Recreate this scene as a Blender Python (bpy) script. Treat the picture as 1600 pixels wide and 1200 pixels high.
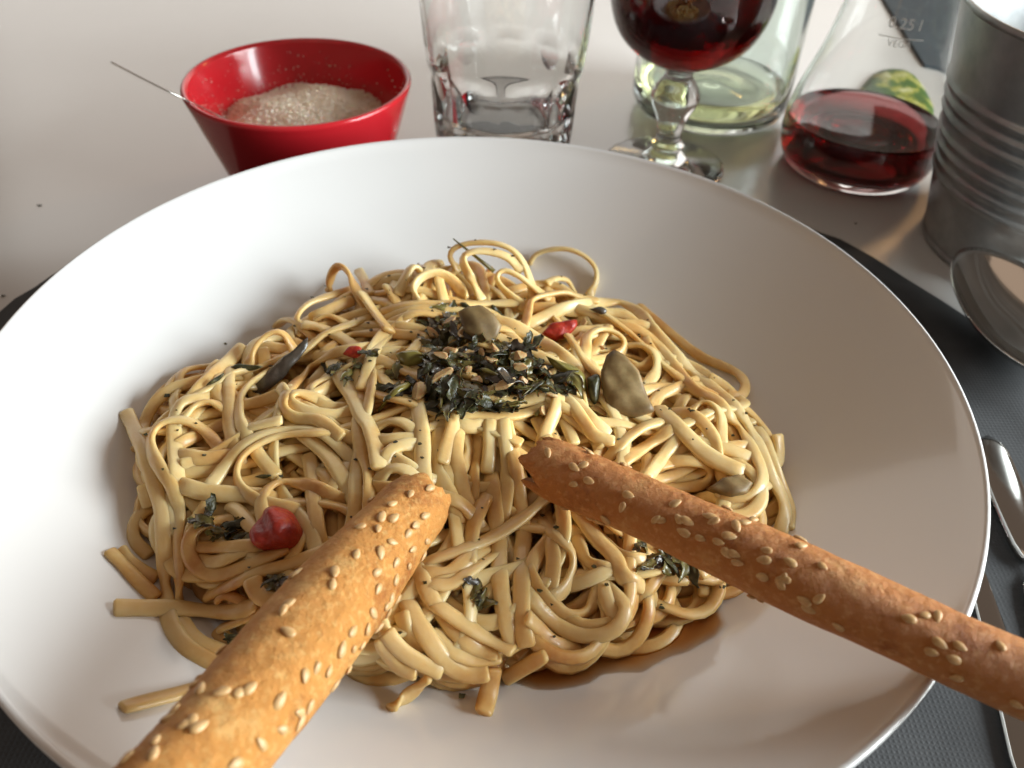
import bpy, bmesh, math, random
import numpy as np
from mathutils import Vector, Matrix
from mathutils.bvhtree import BVHTree

random.seed(11); rng = np.random.default_rng(7)
for o in list(bpy.data.objects): bpy.data.objects.remove(o)
S = bpy.context.scene
COL = S.collection

# ------------------------------------------------------------------ camera
FPX = 1280.0
PITCH, ROLL = 0.73704374, 0.04156559
O = np.array([0.01174545, -0.19745298, 0.22179599])
Fv = np.array([0, math.cos(PITCH), -math.sin(PITCH)])
_R = np.array([1., 0, 0]); _U = np.array([0, math.sin(PITCH), math.cos(PITCH)])
Rv = _R*math.cos(ROLL)+_U*math.sin(ROLL); Uv = -_R*math.sin(ROLL)+_U*math.cos(ROLL)
cam_d = bpy.data.cameras.new('camera'); cam = bpy.data.objects.new('camera', cam_d); COL.objects.link(cam)
cam.matrix_world = Matrix(((Rv[0], Uv[0], -Fv[0], O[0]), (Rv[1], Uv[1], -Fv[1], O[1]), (Rv[2], Uv[2], -Fv[2], O[2]), (0, 0, 0, 1)))
cam_d.sensor_fit = 'HORIZONTAL'; cam_d.sensor_width = 36; cam_d.lens = 36*FPX/1600
cam_d.clip_start = 0.01; cam_d.clip_end = 50
cam_d.dof.use_dof = True; cam_d.dof.focus_distance = 0.235; cam_d.dof.aperture_fstop = 15
S.camera = cam
S.render.resolution_x = 1024; S.render.resolution_y = 768

# ------------------------------------------------------------------ light
W = bpy.data.worlds.new('World'); S.world = W; W.use_nodes = True
W.node_tree.nodes['Background'].inputs[0].default_value = (0.30, 0.225, 0.175, 1)
W.node_tree.nodes['Background'].inputs[1].default_value = 0.50
def area(name, loc, tgt, sx, sy, power, col):
    l = bpy.data.lights.new(name, 'AREA'); l.shape = 'RECTANGLE'; l.size = sx; l.size_y = sy
    l.energy = power; l.color = col
    o = bpy.data.objects.new(name, l); COL.objects.link(o); o.location = loc
    o.rotation_euler = (Vector(tgt)-Vector(loc)).to_track_quat('-Z', 'Y').to_euler()
    return o
area('window_light', (1.41, -0.13, 0.50), (0, 0.02, 0.03), 1.0, 0.70, 55, (0.90, 0.98, 1.0))
area('back_window_light', (-0.3, 3.0, 1.2), (0, 0.2, 0), 3.6, 1.4, 20, (1.0, 0.97, 0.92))
area('warm_lamp_light', (0.75, 0.95, 0.62), (0, 0, 0), 0.10, 0.10, 1.1, (1.0, 0.55, 0.22))
area('overhead_fill_light', (-0.35, -0.25, 1.9), (0, 0, 0), 1.2, 1.2, 1.8, (1.0, 0.74, 0.54))  # added warm overhead fill, not a known lamp
S.view_settings.view_transform = 'Standard'; S.view_settings.look = 'None'
S.view_settings.exposure = 0; S.view_settings.gamma = 1; S.view_settings.use_curve_mapping = False
S.cycles.max_bounces = 18; S.cycles.transmission_bounces = 16; S.cycles.glossy_bounces = 6
S.cycles.diffuse_bounces = 5; S.cycles.transparent_max_bounces = 16
S.cycles.caustics_refractive = True; S.cycles.caustics_reflective = True

# ------------------------------------------------------------------ helpers
def rays(P):
    P = np.asarray(P, float).reshape(-1, 2)
    return Fv+Rv*((P[:, :1]-800)/FPX)+Uv*((600-P[:, 1:2])/FPX)
def at(x, y, z=0.0):
    d = rays([(x, y)])[0]; return O+d*((z-O[2])/d[2])
def tag(o, label=None, cat=None, group=None, kind=None):
    if label: o['label'] = label
    if cat: o['category'] = cat
    if group: o['group'] = group
    if kind: o['kind'] = kind
    return o
def empty(name, loc=(0, 0, 0), label=None, cat=None, group=None):
    o = bpy.data.objects.new(name, None); COL.objects.link(o); o.location = loc; o.empty_display_size = .01
    return tag(o, label, cat, group)
def link(name, me, mat=None, parent=None, loc=None, smooth=True):
    o = bpy.data.objects.new(name, me); COL.objects.link(o)
    if mat is not None and not me.materials: me.materials.append(mat)
    if smooth and len(me.polygons): me.polygons.foreach_set('use_smooth', [True]*len(me.polygons))
    if loc is not None: o.location = loc
    if parent is not None:
        o.parent = parent
        if loc is None:   # mesh given in world space
            o.matrix_parent_inverse = Matrix.Translation(-Vector(parent.location))
    return o
def mesh(name, V, F):
    me = bpy.data.meshes.new(name); me.from_pydata([tuple(map(float, v)) for v in V], [], F); me.update(); return me
def lathe(name, prof, n=96, c=(0, 0), closed=True, fr=None):
    """prof: list of (r,z); closed profile ring -> solid of revolution"""
    V = []; F = []; m = len(prof)
    for j in range(n):
        a = 2*math.pi*j/n
        for i, (r, z) in enumerate(prof):
            rr = fr(r, z, a, i) if fr else r
            V.append((c[0]+rr*math.cos(a), c[1]+rr*math.sin(a), z))
    for j in range(n):
        k = (j+1) % n
        for i in range(m if closed else m-1):
            i2 = (i+1) % m
            F.append((j*m+i, k*m+i, k*m+i2, j*m+i2))
    me = mesh(name, V, F)
    bm = bmesh.new(); bm.from_mesh(me); bmesh.ops.remove_doubles(bm, verts=bm.verts, dist=1e-6)
    bmesh.ops.dissolve_degenerate(bm, edges=bm.edges, dist=1e-7)
    bmesh.ops.recalc_face_normals(bm, faces=bm.faces); bm.to_mesh(me); bm.free(); return me
def spline(P, n=8):
    """Catmull-Rom through points"""
    P = np.asarray(P, float); m = len(P)
    if m < 3: return np.array([P[0]+(P[-1]-P[0])*t for t in np.linspace(0, 1, n+1)])
    Q = np.vstack([2*P[0]-P[1], P, 2*P[-1]-P[-2]]); out = []
    for i in range(1, m):
        p0, p1, p2, p3 = Q[i-1], Q[i], Q[i+1], Q[i+2]
        for t in np.linspace(0, 1, n, endpoint=False):
            out.append(.5*((2*p1)+(-p0+p2)*t+(2*p0-5*p1+4*p2-p3)*t*t+(-p0+3*p1-3*p2+p3)*t**3))
    out.append(P[-1]); return np.array(out)
def prof_spline(pts, n=6):
    return [tuple(p) for p in spline(pts, n)]
def resample(P, ds):
    s = np.concatenate([[0], np.cumsum(np.linalg.norm(np.diff(P, axis=0), axis=1))])
    n = max(int(s[-1]/ds), 4); t = np.linspace(0, s[-1], n+1)
    return np.stack([np.interp(t, s, P[:, k]) for k in range(P.shape[1])], 1)

# ------------------------------------------------------------------ materials
def mat(name, base, rough=.5, **kw):
    m = bpy.data.materials.new(name); m.use_nodes = True
    b = m.node_tree.nodes['Principled BSDF']
    b.inputs['Base Color'].default_value = (*base, 1); b.inputs['Roughness'].default_value = rough
    for k, v in kw.items():
        b.inputs[k.replace('_', ' ')].default_value = v
    return m
def nodes(m): return m.node_tree.nodes, m.node_tree.links, m.node_tree.nodes['Principled BSDF']
def noise_color(m, scale, cols, detail=4, coord='Object', stretch=None, rough=.6):
    N, L, b = nodes(m)
    tc = N.new('ShaderNodeTexCoord'); nz = N.new('ShaderNodeTexNoise'); nz.inputs['Scale'].default_value = scale
    nz.inputs['Detail'].default_value = detail; nz.inputs['Roughness'].default_value = rough
    if stretch:
        mp = N.new('ShaderNodeMapping'); mp.inputs['Scale'].default_value = stretch
        L.new(tc.outputs[coord], mp.inputs['Vector']); L.new(mp.outputs[0], nz.inputs['Vector'])
    else: L.new(tc.outputs[coord], nz.inputs['Vector'])
    cr = N.new('ShaderNodeValToRGB'); e = cr.color_ramp.elements
    e[0].position, e[0].color = cols[0][0], (*cols[0][1], 1); e[1].position, e[1].color = cols[-1][0], (*cols[-1][1], 1)
    for p, c in cols[1:-1]:
        q = e.new(p); q.color = (*c, 1)
    L.new(nz.outputs['Fac'], cr.inputs[0]); L.new(cr.outputs[0], b.inputs['Base Color'])
    return nz, cr
def bump(m, scale, strength, dist=.0005, detail=6, coord='Object'):
    N, L, b = nodes(m)
    tc = N.new('ShaderNodeTexCoord'); nz = N.new('ShaderNodeTexNoise'); nz.inputs['Scale'].default_value = scale
    nz.inputs['Detail'].default_value = detail; L.new(tc.outputs[coord], nz.inputs['Vector'])
    bp = N.new('ShaderNodeBump'); bp.inputs['Strength'].default_value = strength; bp.inputs['Distance'].default_value = dist
    L.new(nz.outputs['Fac'], bp.inputs['Height']); L.new(bp.outputs[0], b.inputs['Normal'])
    return bp

M = {}
M['table'] = mat('table_laminate', (.60, .575, .54), .24, Specular_IOR_Level=.8, Coat_Weight=.6, Coat_Roughness=.16)
noise_color(M['table'], 6, [(.3, (.64, .62, .59)), (.7, (.68, .66, .63))]); bump(M['table'], 400, .05, .0003)
M['china'] = mat('white_china', (.80, .795, .785), .13, Coat_Weight=.35, Coat_Roughness=.06)
bump(M['china'], 22, .04, .002, 2)
M['red'] = mat('red_melamine', (.58, .018, .026), .18, Coat_Weight=.3, Coat_Roughness=.08)
M['steel'] = mat('polished_steel', (.62, .60, .57), .10, Metallic=1.0); bump(M['steel'], 260, .05, .0002)
M['zinc'] = mat('zinc_sheet', (.22, .225, .22), .44, Metallic=1.0)
noise_color(M['zinc'], 55, [(.3, (.36, .375, .38)), (.7, (.56, .565, .56))], 6); bump(M['zinc'], 500, .15, .0003)
M['glass'] = mat('clear_glass', (.98, .99, .985), 0.0, Transmission_Weight=1.0, IOR=1.48)
M['greenglass'] = mat('pale_green_glass', (.90, .965, .935), 0.0, Transmission_Weight=1.0, IOR=1.48)
def liquid(name, col, dens, ior=1.34):
    m = mat(name, (1, 1, 1), 0, Transmission_Weight=1.0, IOR=ior)
    N, L, b = nodes(m); va = N.new('ShaderNodeVolumeAbsorption')
    va.inputs['Color'].default_value = (*col, 1); va.inputs['Density'].default_value = dens
    L.new(va.outputs[0], N['Material Output'].inputs['Volume']); return m
M['wine'] = liquid('red_wine', (.66, .03, .05), 130)
M['whitewine'] = liquid('white_wine', (.90, .84, .38), 16)
def sauce_mat():
    m = bpy.data.materials.new('oily_sauce'); m.use_nodes = True; N = m.node_tree.nodes; L = m.node_tree.links
    N.remove(N['Principled BSDF'])
    at_ = N.new('ShaderNodeAttribute'); at_.attribute_name = 'depth'
    cr = N.new('ShaderNodeValToRGB'); e = cr.color_ramp.elements
    e[0].position, e[0].color = 0, (1, 1, 1, 1); e[1].position, e[1].color = 1, (.70, .25, .05, 1)
    q = e.new(.12); q.color = (.98, .74, .46, 1)
    q = e.new(.40); q.color = (.92, .48, .17, 1)
    L.new(at_.outputs['Fac'], cr.inputs[0])
    tr_ = N.new('ShaderNodeBsdfTransparent'); gl = N.new('ShaderNodeBsdfGlossy'); gl.inputs['Roughness'].default_value = .06
    fr = N.new('ShaderNodeFresnel'); fr.inputs['IOR'].default_value = 1.22; mx = N.new('ShaderNodeMixShader')
    L.new(cr.outputs[0], tr_.inputs['Color']); L.new(fr.outputs[0], mx.inputs[0]); L.new(tr_.outputs[0], mx.inputs[1]); L.new(gl.outputs[0], mx.inputs[2])
    L.new(mx.outputs[0], N['Material Output'].inputs['Surface']); return m
M['sauce'] = sauce_mat()
def fabric(name, a, b_):
    m = mat(name, a, .85); noise_color(m, 35, [(.3, a), (.72, b_)], 8)
    N, L, b = nodes(m); tc = N.new('ShaderNodeTexCoord'); h = None
    for ax in ('X', 'Y'):
        w = N.new('ShaderNodeTexWave'); w.bands_direction = ax; w.inputs['Scale'].default_value = 210; w.inputs['Distortion'].default_value = .8
        L.new(tc.outputs['Object'], w.inputs['Vector'])
        if h is None: h = w
        else:
            mx = N.new('ShaderNodeMath'); mx.operation = 'MAXIMUM'; L.new(h.outputs['Fac'], mx.inputs[0]); L.new(w.outputs['Fac'], mx.inputs[1])
    bp = N.new('ShaderNodeBump'); bp.inputs['Strength'].default_value = .22; bp.inputs['Distance'].default_value = .0005
    L.new(mx.outputs[0], bp.inputs['Height']); L.new(bp.outputs[0], b.inputs['Normal']); return m
M['mat'] = fabric('charcoal_weave', (.042, .044, .047), (.070, .072, .075))
M['mat2'] = fabric('slate_blue_weave', (.035, .048, .058), (.060, .078, .09))
# pasta: each strand gets its own tint through Object Info random
def pasta_mat(name='cooked_linguine', cols=None):
    m = mat(name, (.72, .52, .25), .42, Subsurface_Weight=.6, Subsurface_Scale=.0032, Specular_IOR_Level=.45, Coat_Weight=.20, Coat_Roughness=.09)
    m.node_tree.nodes['Principled BSDF'].inputs['Subsurface Radius'].default_value = (1.0, .85, .6)
    nz, cr = noise_color(m, 60, cols or [(.30, (.83, .64, .33)), (.46, (.80, .575, .255)), (.58, (.75, .48, .18)), (.78, (.60, .30, .085))], 5)
    N, L, b = nodes(m)
    oi = N.new('ShaderNodeObjectInfo'); ad = N.new('ShaderNodeMath'); ad.operation = 'MULTIPLY_ADD'
    ad.inputs[1].default_value = .16; L.new(oi.outputs['Random'], ad.inputs[0]); L.new(nz.outputs['Fac'], ad.inputs[2])
    sb = N.new('ShaderNodeMath'); sb.operation = 'SUBTRACT'; sb.inputs[1].default_value = .08
    L.new(ad.outputs[0], sb.inputs[0]); L.new(sb.outputs[0], cr.inputs[0])
    bump(m, 900, .22, .0003, 4); return m
M['pasta'] = pasta_mat()
M['sauce_shade'] = pasta_mat('sauce_and_shade_linguine', [(.30, (.77, .56, .27)), (.48, (.73, .49, .20)), (.62, (.66, .38, .125)), (.78, (.50, .21, .05))])  # sauce stain with the brown shade between strands painted into the colour
def crust(name, a, b_, c):
    m = mat(name, b_, .55, Specular_IOR_Level=.4, Subsurface_Weight=.12, Subsurface_Scale=.002)
    nz, cr = noise_color(m, 45, [(.36, a), (.47, b_), (.55, b_), (.66, c)], 10, rough=.72)
    N, L, b = nodes(m); tc = N.new('ShaderNodeTexCoord')
    # flour-pale blisters and baked speckles
    n2 = N.new('ShaderNodeTexNoise'); n2.inputs['Scale'].default_value = 620; n2.inputs['Detail'].default_value = 4
    vo = N.new('ShaderNodeTexVoronoi'); vo.inputs['Scale'].default_value = 330; vo.feature = 'SMOOTH_F1'
    for q in (n2, vo): L.new(tc.outputs['Object'], q.inputs['Vector'])
    r2 = N.new('ShaderNodeValToRGB'); r2.color_ramp.elements[0].position = .52; r2.color_ramp.elements[1].position = .74
    L.new(n2.outputs['Fac'], r2.inputs[0])
    mx = N.new('ShaderNodeMix'); mx.data_type = 'RGBA'; mx.inputs['B'].default_value = (min(c[0]*1.15, .8), c[1]*1.25, c[2]*1.4, 1)
    L.new(cr.outputs[0], mx.inputs['A'])
    ml = N.new('ShaderNodeMath'); ml.operation = 'MULTIPLY'; ml.inputs[1].default_value = .55
    L.new(r2.outputs[0], ml.inputs[0]); L.new(ml.outputs[0], mx.inputs['Factor'])
    L.new(mx.outputs['Result'], b.inputs['Base Color'])
    n3 = N.new('ShaderNodeTexNoise'); n3.inputs['Scale'].default_value = 160; n3.inputs['Detail'].default_value = 9; n3.inputs['Roughness'].default_value = .7
    L.new(tc.outputs['Object'], n3.inputs['Vector'])
    ad = N.new('ShaderNodeMath'); ad.operation = 'MULTIPLY_ADD'; ad.inputs[1].default_value = .35
    L.new(vo.outputs['Distance'], ad.inputs[0]); L.new(n3.outputs['Fac'], ad.inputs[2])
    bp = N.new('ShaderNodeBump'); bp.inputs['Strength'].default_value = .9; bp.inputs['Distance'].default_value = .0026
    L.new(ad.outputs[0], bp.inputs['Height']); L.new(bp.outputs[0], b.inputs['Normal']); return m
M['crustA'] = crust('golden_crust', (.40, .140, .026), (.63, .275, .062), (.74, .42, .14))
M['crustB'] = crust('brown_crust', (.36, .112, .026), (.56, .215, .056), (.69, .36, .13))
M['crumb'] = mat('bread_crumb_inside', (.30, .13, .045), .9); bump(M['crumb'], 600, .9, .001)
M['seed'] = mat('sesame', (.66, .45, .22), .42, Subsurface_Weight=.15, Subsurface_Scale=.001)
noise_color(M['seed'], 500, [(.3, (.50, .28, .10)), (.7, (.70, .48, .24))], 3)
M['herb'] = mat('cooked_herb', (.03, .035, .012), .42, Coat_Weight=.15, Coat_Roughness=.15, Subsurface_Weight=.15, Subsurface_Scale=.001)
noise_color(M['herb'], 330, [(.3, (.016, .015, .006)), (.5, (.040, .040, .012)), (.64, (.085, .075, .024)), (.8, (.17, .14, .055))], 5); bump(M['herb'], 900, .6, .0007)
M['leaf_grey'] = mat('wilted_leaf', (.07, .058, .045), .32, Coat_Weight=.4, Coat_Roughness=.2)
noise_color(M['leaf_grey'], 200, [(.3, (.03, .028, .02)), (.7, (.11, .085, .065))], 5); bump(M['leaf_grey'], 700, .4, .0006)
M['stem'] = mat('olive_stem', (.20, .17, .035), .3, Coat_Weight=.5)
M['garlic'] = mat('garlic_bits', (.66, .47, .24), .35, Subsurface_Weight=.3, Subsurface_Scale=.002)
noise_color(M['garlic'], 300, [(.3, (.46, .26, .09)), (.7, (.66, .50, .27))], 4); bump(M['garlic'], 800, .4, .0005)
M['mush'] = mat('mushroom_flesh', (.25, .18, .085), .55, Coat_Weight=.06, Coat_Roughness=.25, Subsurface_Weight=.2, Subsurface_Scale=.002)
noise_color(M['mush'], 110, [(.30, (.13, .080, .030)), (.5, (.22, .145, .056)), (.72, (.36, .26, .115))], 5); bump(M['mush'], 300, .2, .0005)
M['tomato'] = mat('red_tomato', (.52, .03, .012), .42, Subsurface_Weight=.25, Subsurface_Scale=.003, Coat_Weight=.08, Coat_Roughness=.12)
noise_color(M['tomato'], 260, [(.3, (.26, .012, .006)), (.55, (.42, .026, .010)), (.78, (.58, .13, .035))], 4); bump(M['tomato'], 350, .7, .0012)
M['cheese'] = mat('grated_cheese', (.90, .80, .67), .7, Subsurface_Weight=.2, Subsurface_Scale=.001)
M['etch'] = mat('white_etching', (.95, .96, .96), .6, Transmission_Weight=.55)
M['packet'] = mat('green_print', (.05, .12, .03), .35)
def packet_nodes():
    m = M['packet']; N, L, b = nodes(m)
    noise_color(m, 55, [(.35, (.035, .10, .03)), (.5, (.07, .15, .035)), (.56, (.34, .34, .06)), (.68, (.62, .62, .38)), (.72, (.06, .13, .03))], 3)
packet_nodes()

# ------------------------------------------------------------------ table and mats
tb = bmesh.new()
bmesh.ops.create_cube(tb, size=1, matrix=Matrix.Translation((0, .35, -.015)) @ Matrix.Diagonal((3.2, 2.2, .03, 1)))
bmesh.ops.bevel(tb, geom=tb.edges[:], offset=.003, segments=2, affect='EDGES')
me = bpy.data.meshes.new('table_top'); tb.to_mesh(me); tb.free()
t = link('table_top', me, M['table'], smooth=False); tag(t, 'pale glossy laminate table top under everything', None, kind='structure')

def round_mat(name, c, r, mt, label, seed, nside=0):
    rg = np.random.default_rng(seed); n = 144; th = .0022
    prof = [(0, 0), (r-.0012, 0), (r, .0006), (r, .0016), (r-.0012, th), (r*.66, th), (r*.33, th), (0, th)]
    wob = .0006*rg.standard_normal(n)
    def fr(rr, z, a, i):
        if nside and rr > r*.9:
            l = (a+.13) % (2*math.pi/nside)-math.pi/nside
            rr = rr*(.35+.65*math.cos(math.pi/nside)/math.cos(l))
        return rr+(wob[int(round(a/(2*math.pi)*n)) % n] if rr > r*.9 else 0)
    o = link(name, lathe(name, prof, n, c, True, fr), mt)
    return tag(o, label, 'placemat')
round_mat('placemat', (.008, -.002), .2365, M['mat'], 'dark charcoal woven placemat under the white pasta bowl', 3, 14)
bm = bmesh.new(); bmesh.ops.create_cube(bm, size=1, matrix=Matrix.Translation((.535, .595, .0013)) @ Matrix.Rotation(-.03, 4, 'Z') @ Matrix.Diagonal((.44, .38, .002, 1)))
bmesh.ops.bevel(bm, geom=bm.edges[:], offset=.0008, segments=2, affect='EDGES')
me = bpy.data.meshes.new('placemat'); bm.to_mesh(me); bm.free()
tag(link('placemat', me, M['mat2'], smooth=False), 'slate blue rectangular placemat behind the small wine carafe', 'placemat')

# ------------------------------------------------------------------ pasta bowl (plate)
PB = .0026   # stands on the mat
def bowl_z(r):
    r = np.asarray(r, float)
    u = np.clip((r-.048)/.102, 0, None)
    return .0105+.0455*u**1.62
inner = [(0, .0105), (.02, .0105), (.04, .0105)]+[(r, float(bowl_z(r))) for r in np.linspace(.05, .1485, 26)]
rim = [(.1494, .0561), (.1503, .0557), (.1506, .0549), (.1502, .0540)]
outer = [(r, float(bowl_z(r))-.0046-.0016*(1-(r-.06)/.09)) for r in np.linspace(.148, .062, 18)]
foot = [(.058, .0050), (.0565, PB), (.0525, PB), (.051, .0052), (.03, .0056), (0, .0056)]
plate = link('pasta_bowl', lathe('pasta_bowl', inner+rim+outer+foot, 200), M['china'])
tag(plate, 'large wide white china bowl holding the linguine', 'bowl')

# ------------------------------------------------------------------ height map of the food
G0, GS, GN = -.156, .0006, 521
gx = G0+GS*np.arange(GN)
GX, GY = np.meshgrid(gx, gx, indexing='ij')
H = bowl_z(np.hypot(GX, GY)); H[np.hypot(GX, GY) > .15] = -.01
BOWL = H.copy()
def hs(x, y, A=None):
    A = H if A is None else A
    u = np.clip((np.asarray(x)-G0)/GS, 0, GN-1.001); v = np.clip((np.asarray(y)-G0)/GS, 0, GN-1.001)
    i = u.astype(int); j = v.astype(int); a = u-i; b = v-j
    return A[i, j]*(1-a)*(1-b)+A[i+1, j]*a*(1-b)+A[i, j+1]*(1-a)*b+A[i+1, j+1]*a*b
TT = np.linspace(.10, .50, 700)
def hit(P):
    D = rays(P); out = np.empty(len(D))
    for k, d in enumerate(D):
        p = O+TT[:, None]*d
        below = p[:, 2] <= hs(p[:, 0], p[:, 1])
        i = int(np.argmax(below)) if below.any() else len(TT)-1
        out[k] = TT[i]
    return D, out
def stamp(P, r, th):
    k = int(r/GS)+1
    for x, y, z in P:
        i = int(round((x-G0)/GS)); j = int(round((y-G0)/GS))
        i0, i1, j0, j1 = max(i-k, 0), min(i+k+1, GN), max(j-k, 0), min(j+k+1, GN)
        if i1 <= i0 or j1 <= j0: continue
        d2 = (GX[i0:i1, j0:j1]-x)**2+(GY[i0:i1, j0:j1]-y)**2
        sub = H[i0:i1, j0:j1]; m = d2 < r*r
        top = z+th*np.sqrt(np.clip(1-d2/(r*r), 0, 1))
        sub[m] = np.maximum(sub[m], top[m])
def sm(z, n=1):
    for _ in range(n):
        q = z.copy(); q[1:-1] = .25*z[:-2]+.5*z[1:-1]+.25*z[2:]; z = q
    return z

HW, HT = .00212, .00094
def ribbon(P, hw, ht, nv=10, ds=.0018, loop=False, roll=None, curl=.5):
    """flat-oval strand along P; returns verts, faces"""
    P = resample(P, ds); n = len(P)
    T = np.gradient(P, axis=0); T /= np.linalg.norm(T, axis=1)[:, None]+1e-12
    K = np.gradient(T, axis=0)/ds
    K = np.stack([sm(K[:, c], 3) for c in range(3)], 1)
    N = np.tile(np.array([0, -.15, 1.0]), (n, 1))*(.35 if loop else 1.0)-K*(.02 if loop else .008*curl)
    N -= T*(N*T).sum(1)[:, None]; N /= np.linalg.norm(N, axis=1)[:, None]+1e-9
    for i in range(1, n):
        if N[i] @ N[i-1] < 0: N[i] = -N[i]
    N = np.stack([sm(N[:, c], 4) for c in range(3)], 1)
    N -= T*(N*T).sum(1)[:, None]; N /= np.linalg.norm(N, axis=1)[:, None]+1e-9
    B = np.cross(T, N)
    s = np.linspace(0, n*ds, n)
    a0 = rng.uniform(-.35, .35) if roll is None else roll
    ph = a0+.4*np.sin(s*rng.uniform(15, 40)+rng.uniform(0, 6))
    N2 = N*np.cos(ph)[:, None]+B*np.sin(ph)[:, None]; B2 = -N*np.sin(ph)[:, None]+B*np.cos(ph)[:, None]
    wv = 1+.03*np.sin(s*90+rng.uniform(0, 6))+sm(.05*rng.standard_normal(n), 2)
    an = 2*np.pi*np.arange(nv)/nv
    ca = np.sign(np.cos(an))*np.abs(np.cos(an))**.8; sa = np.sign(np.sin(an))*np.abs(np.sin(an))**.8
    V = P[:, None, :]+B2[:, None, :]*(hw*wv)[:, None, None]*ca[None, :, None]+N2[:, None, :]*(ht*wv)[:, None, None]*sa[None, :, None]
    V = V.reshape(-1, 3); F = []
    for i in range(n-1):
        for k in range(nv):
            k2 = (k+1) % nv
            F.append((i*nv+k, (i+1)*nv+k, (i+1)*nv+k2, i*nv+k2))
    # rounded cut ends
    b = len(V); caps = []
    for idx, sg in ((0, -1), (n-1, 1)):
        c = P[idx]; ring = c+(V[idx*nv:(idx+1)*nv]-c)*.80+T[idx]*sg*.0006
        caps.append(ring)
    V = np.vstack([V]+caps)
    for q, idx in enumerate((0, n-1)):
        r0 = idx*nv; r1 = b+q*nv
        for k in range(nv):
            k2 = (k+1) % nv
            f = (r0+k, r1+k, r1+k2, r0+k2)
            F.append(f[::-1] if q == 0 else f)
        F.append(tuple(range(r1+nv-1, r1-1, -1)) if q else tuple(range(r1, r1+nv)))
    me = (V, F); return me

MX0, MY0, MAX_, MAY = -.004, -.006, .1045, .0885
def foot_d(x, y):
    dx, dy = np.abs((x-MX0)/MAX_), (y-MY0)/MAY
    e = np.where(dy > 0, np.where(np.asarray(x) < MX0, 1.42, 1.62), 2.0); dy = np.abs(dy)
    return dx**e+dy**e
def target_bump():
    d2 = foot_d(GX, GY)
    return BOWL+.0335*np.clip(1-d2, 0, 1)**.72
TARGET = target_bump()
INSIDE = foot_d(GX, GY) < .84
def curl_path(c, length, kmax=60):
    n = int(length/.001); x, y = c; a = rng.uniform(0, 2*np.pi); k = rng.uniform(-kmax, kmax)*.6; P = []
    for i in range(n):
        k += rng.normal(0, 6)-k*.02; k = float(np.clip(k, -kmax, kmax))
        if foot_d(x, y) > .78:   # steer back
            toward = math.atan2(MY0-y, MX0-x); da = (toward-a+math.pi) % (2*math.pi)-math.pi
            a += np.clip(da, -1, 1)*.09
        else: a += k*.001
        x += .001*math.cos(a); y += .001*math.sin(a); P.append((x, y))
    return np.array(P)
def lay(P2, hw, ht, it=26):
    z = hs(P2[:, 0], P2[:, 1])
    for off in (-1, 1):
        z = np.maximum(z, hs(P2[:, 0]+off*hw*.5, P2[:, 1]+off*hw*.5)); z = np.maximum(z, hs(P2[:, 0]+off*hw*.5, P2[:, 1]-off*hw*.5))
    z = z+ht*.75; z0 = z.copy()
    for _ in range(it): z = np.maximum(sm(z), z0-.0006)
    return np.column_stack([P2, sm(z, 14)])

linguine = empty('linguine', (MX0, MY0, .0105), 'tangled heap of pale yellow linguine filling the white bowl', 'pasta')
IV, IF = [], []; nb = 0
strands = 0
NF_IN, NF_OUT = 330, 155
for q in range(NF_IN+NF_OUT):
    dif = np.where(INSIDE, TARGET-H, -1)+rng.normal(0, .002, H.shape)
    if q % 3 == 0: c = (MX0+rng.uniform(-.7, .7)*MAX_, MY0+rng.uniform(-.7, .7)*MAY)
    else:
        i, j = np.unravel_index(np.argmax(dif), H.shape); c = (GX[i, j], GY[i, j])
    if hs(*map(np.array, c))-hs(*map(np.array, c), TARGET) > .002: continue
    hw, ht = HW*rng.uniform(.88, 1.08), HT*rng.uniform(.9, 1.1)
    outerq = q >= NF_IN
    P = lay(curl_path(c, rng.uniform(.06, .16), 62), hw, ht)
    stamp(P, hw, ht)
    if not outerq:
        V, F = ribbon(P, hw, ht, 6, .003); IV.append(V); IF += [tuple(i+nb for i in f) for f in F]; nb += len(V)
    else:
        V, F = ribbon(P, hw, ht, 10, .0019); link('strand', mesh('strand', V, F), M['pasta'], linguine); strands += 1
o = link('inner_strands', mesh('inner_strands', np.vstack(IV), IF), M['sauce_shade'], linguine); o['kind'] = 'stuff'  # browner colour also stands in for shade in the gaps

# strands traced from the photograph: tile origin + coordinate / 4; each lies on what is below it
TO = {1: (150, 360), 2: (500, 360), 3: (850, 360), 4: (150, 600), 5: (500, 600), 6: (850, 600), 7: (150, 840), 8: (600, 840)}
def tp(t, *pts): return [(TO[t][0]+x/4, TO[t][1]+y/4) for x, y in pts]
TR = []
def tr(pts, mode='', w=1.0): TR.append((pts, mode, w))
# back edge
tr(tp(3, (600, 470), (720, 580), (850, 690), (980, 790), (1100, 840), (1220, 900), (1260, 980), (1220, 1040), (1150, 1020)))
tr(tp(6, (1330, 280), (1370, 340), (1450, 560), (1530, 760), (1520, 900)))
tr(tp(1, (1600, 370), (1420, 420), (1310, 470), (1250, 560), (1290, 660)), 'L')
tr(tp(1, (1600, 440), (1450, 500), (1350, 550)))
tr(tp(1, (1130, 600), (1180, 560), (1250, 570), (1330, 640)))
tr(tp(2, (240, 250), (280, 320), (310, 400)), 'L')
tr(tp(2, (60, 380), (70, 280), (120, 220), (180, 270), (230, 380), (290, 500)), 'L', 1.1)
tr(tp(2, (490, 400), (530, 300), (580, 220), (620, 250)), 'L', 1.2)
tr(tp(2, (480, 450), (440, 380), (415, 350)), 'L')
tr(tp(2, (1310, 210), (1350, 150), (1450, 118), (1560, 120))+tp(3, (260, 165), (325, 240), (325, 330), (280, 410)), 'L')
tr(tp(3, (20, 330), (80, 300), (150, 315), (190, 390)), 'L', .8)
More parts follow.
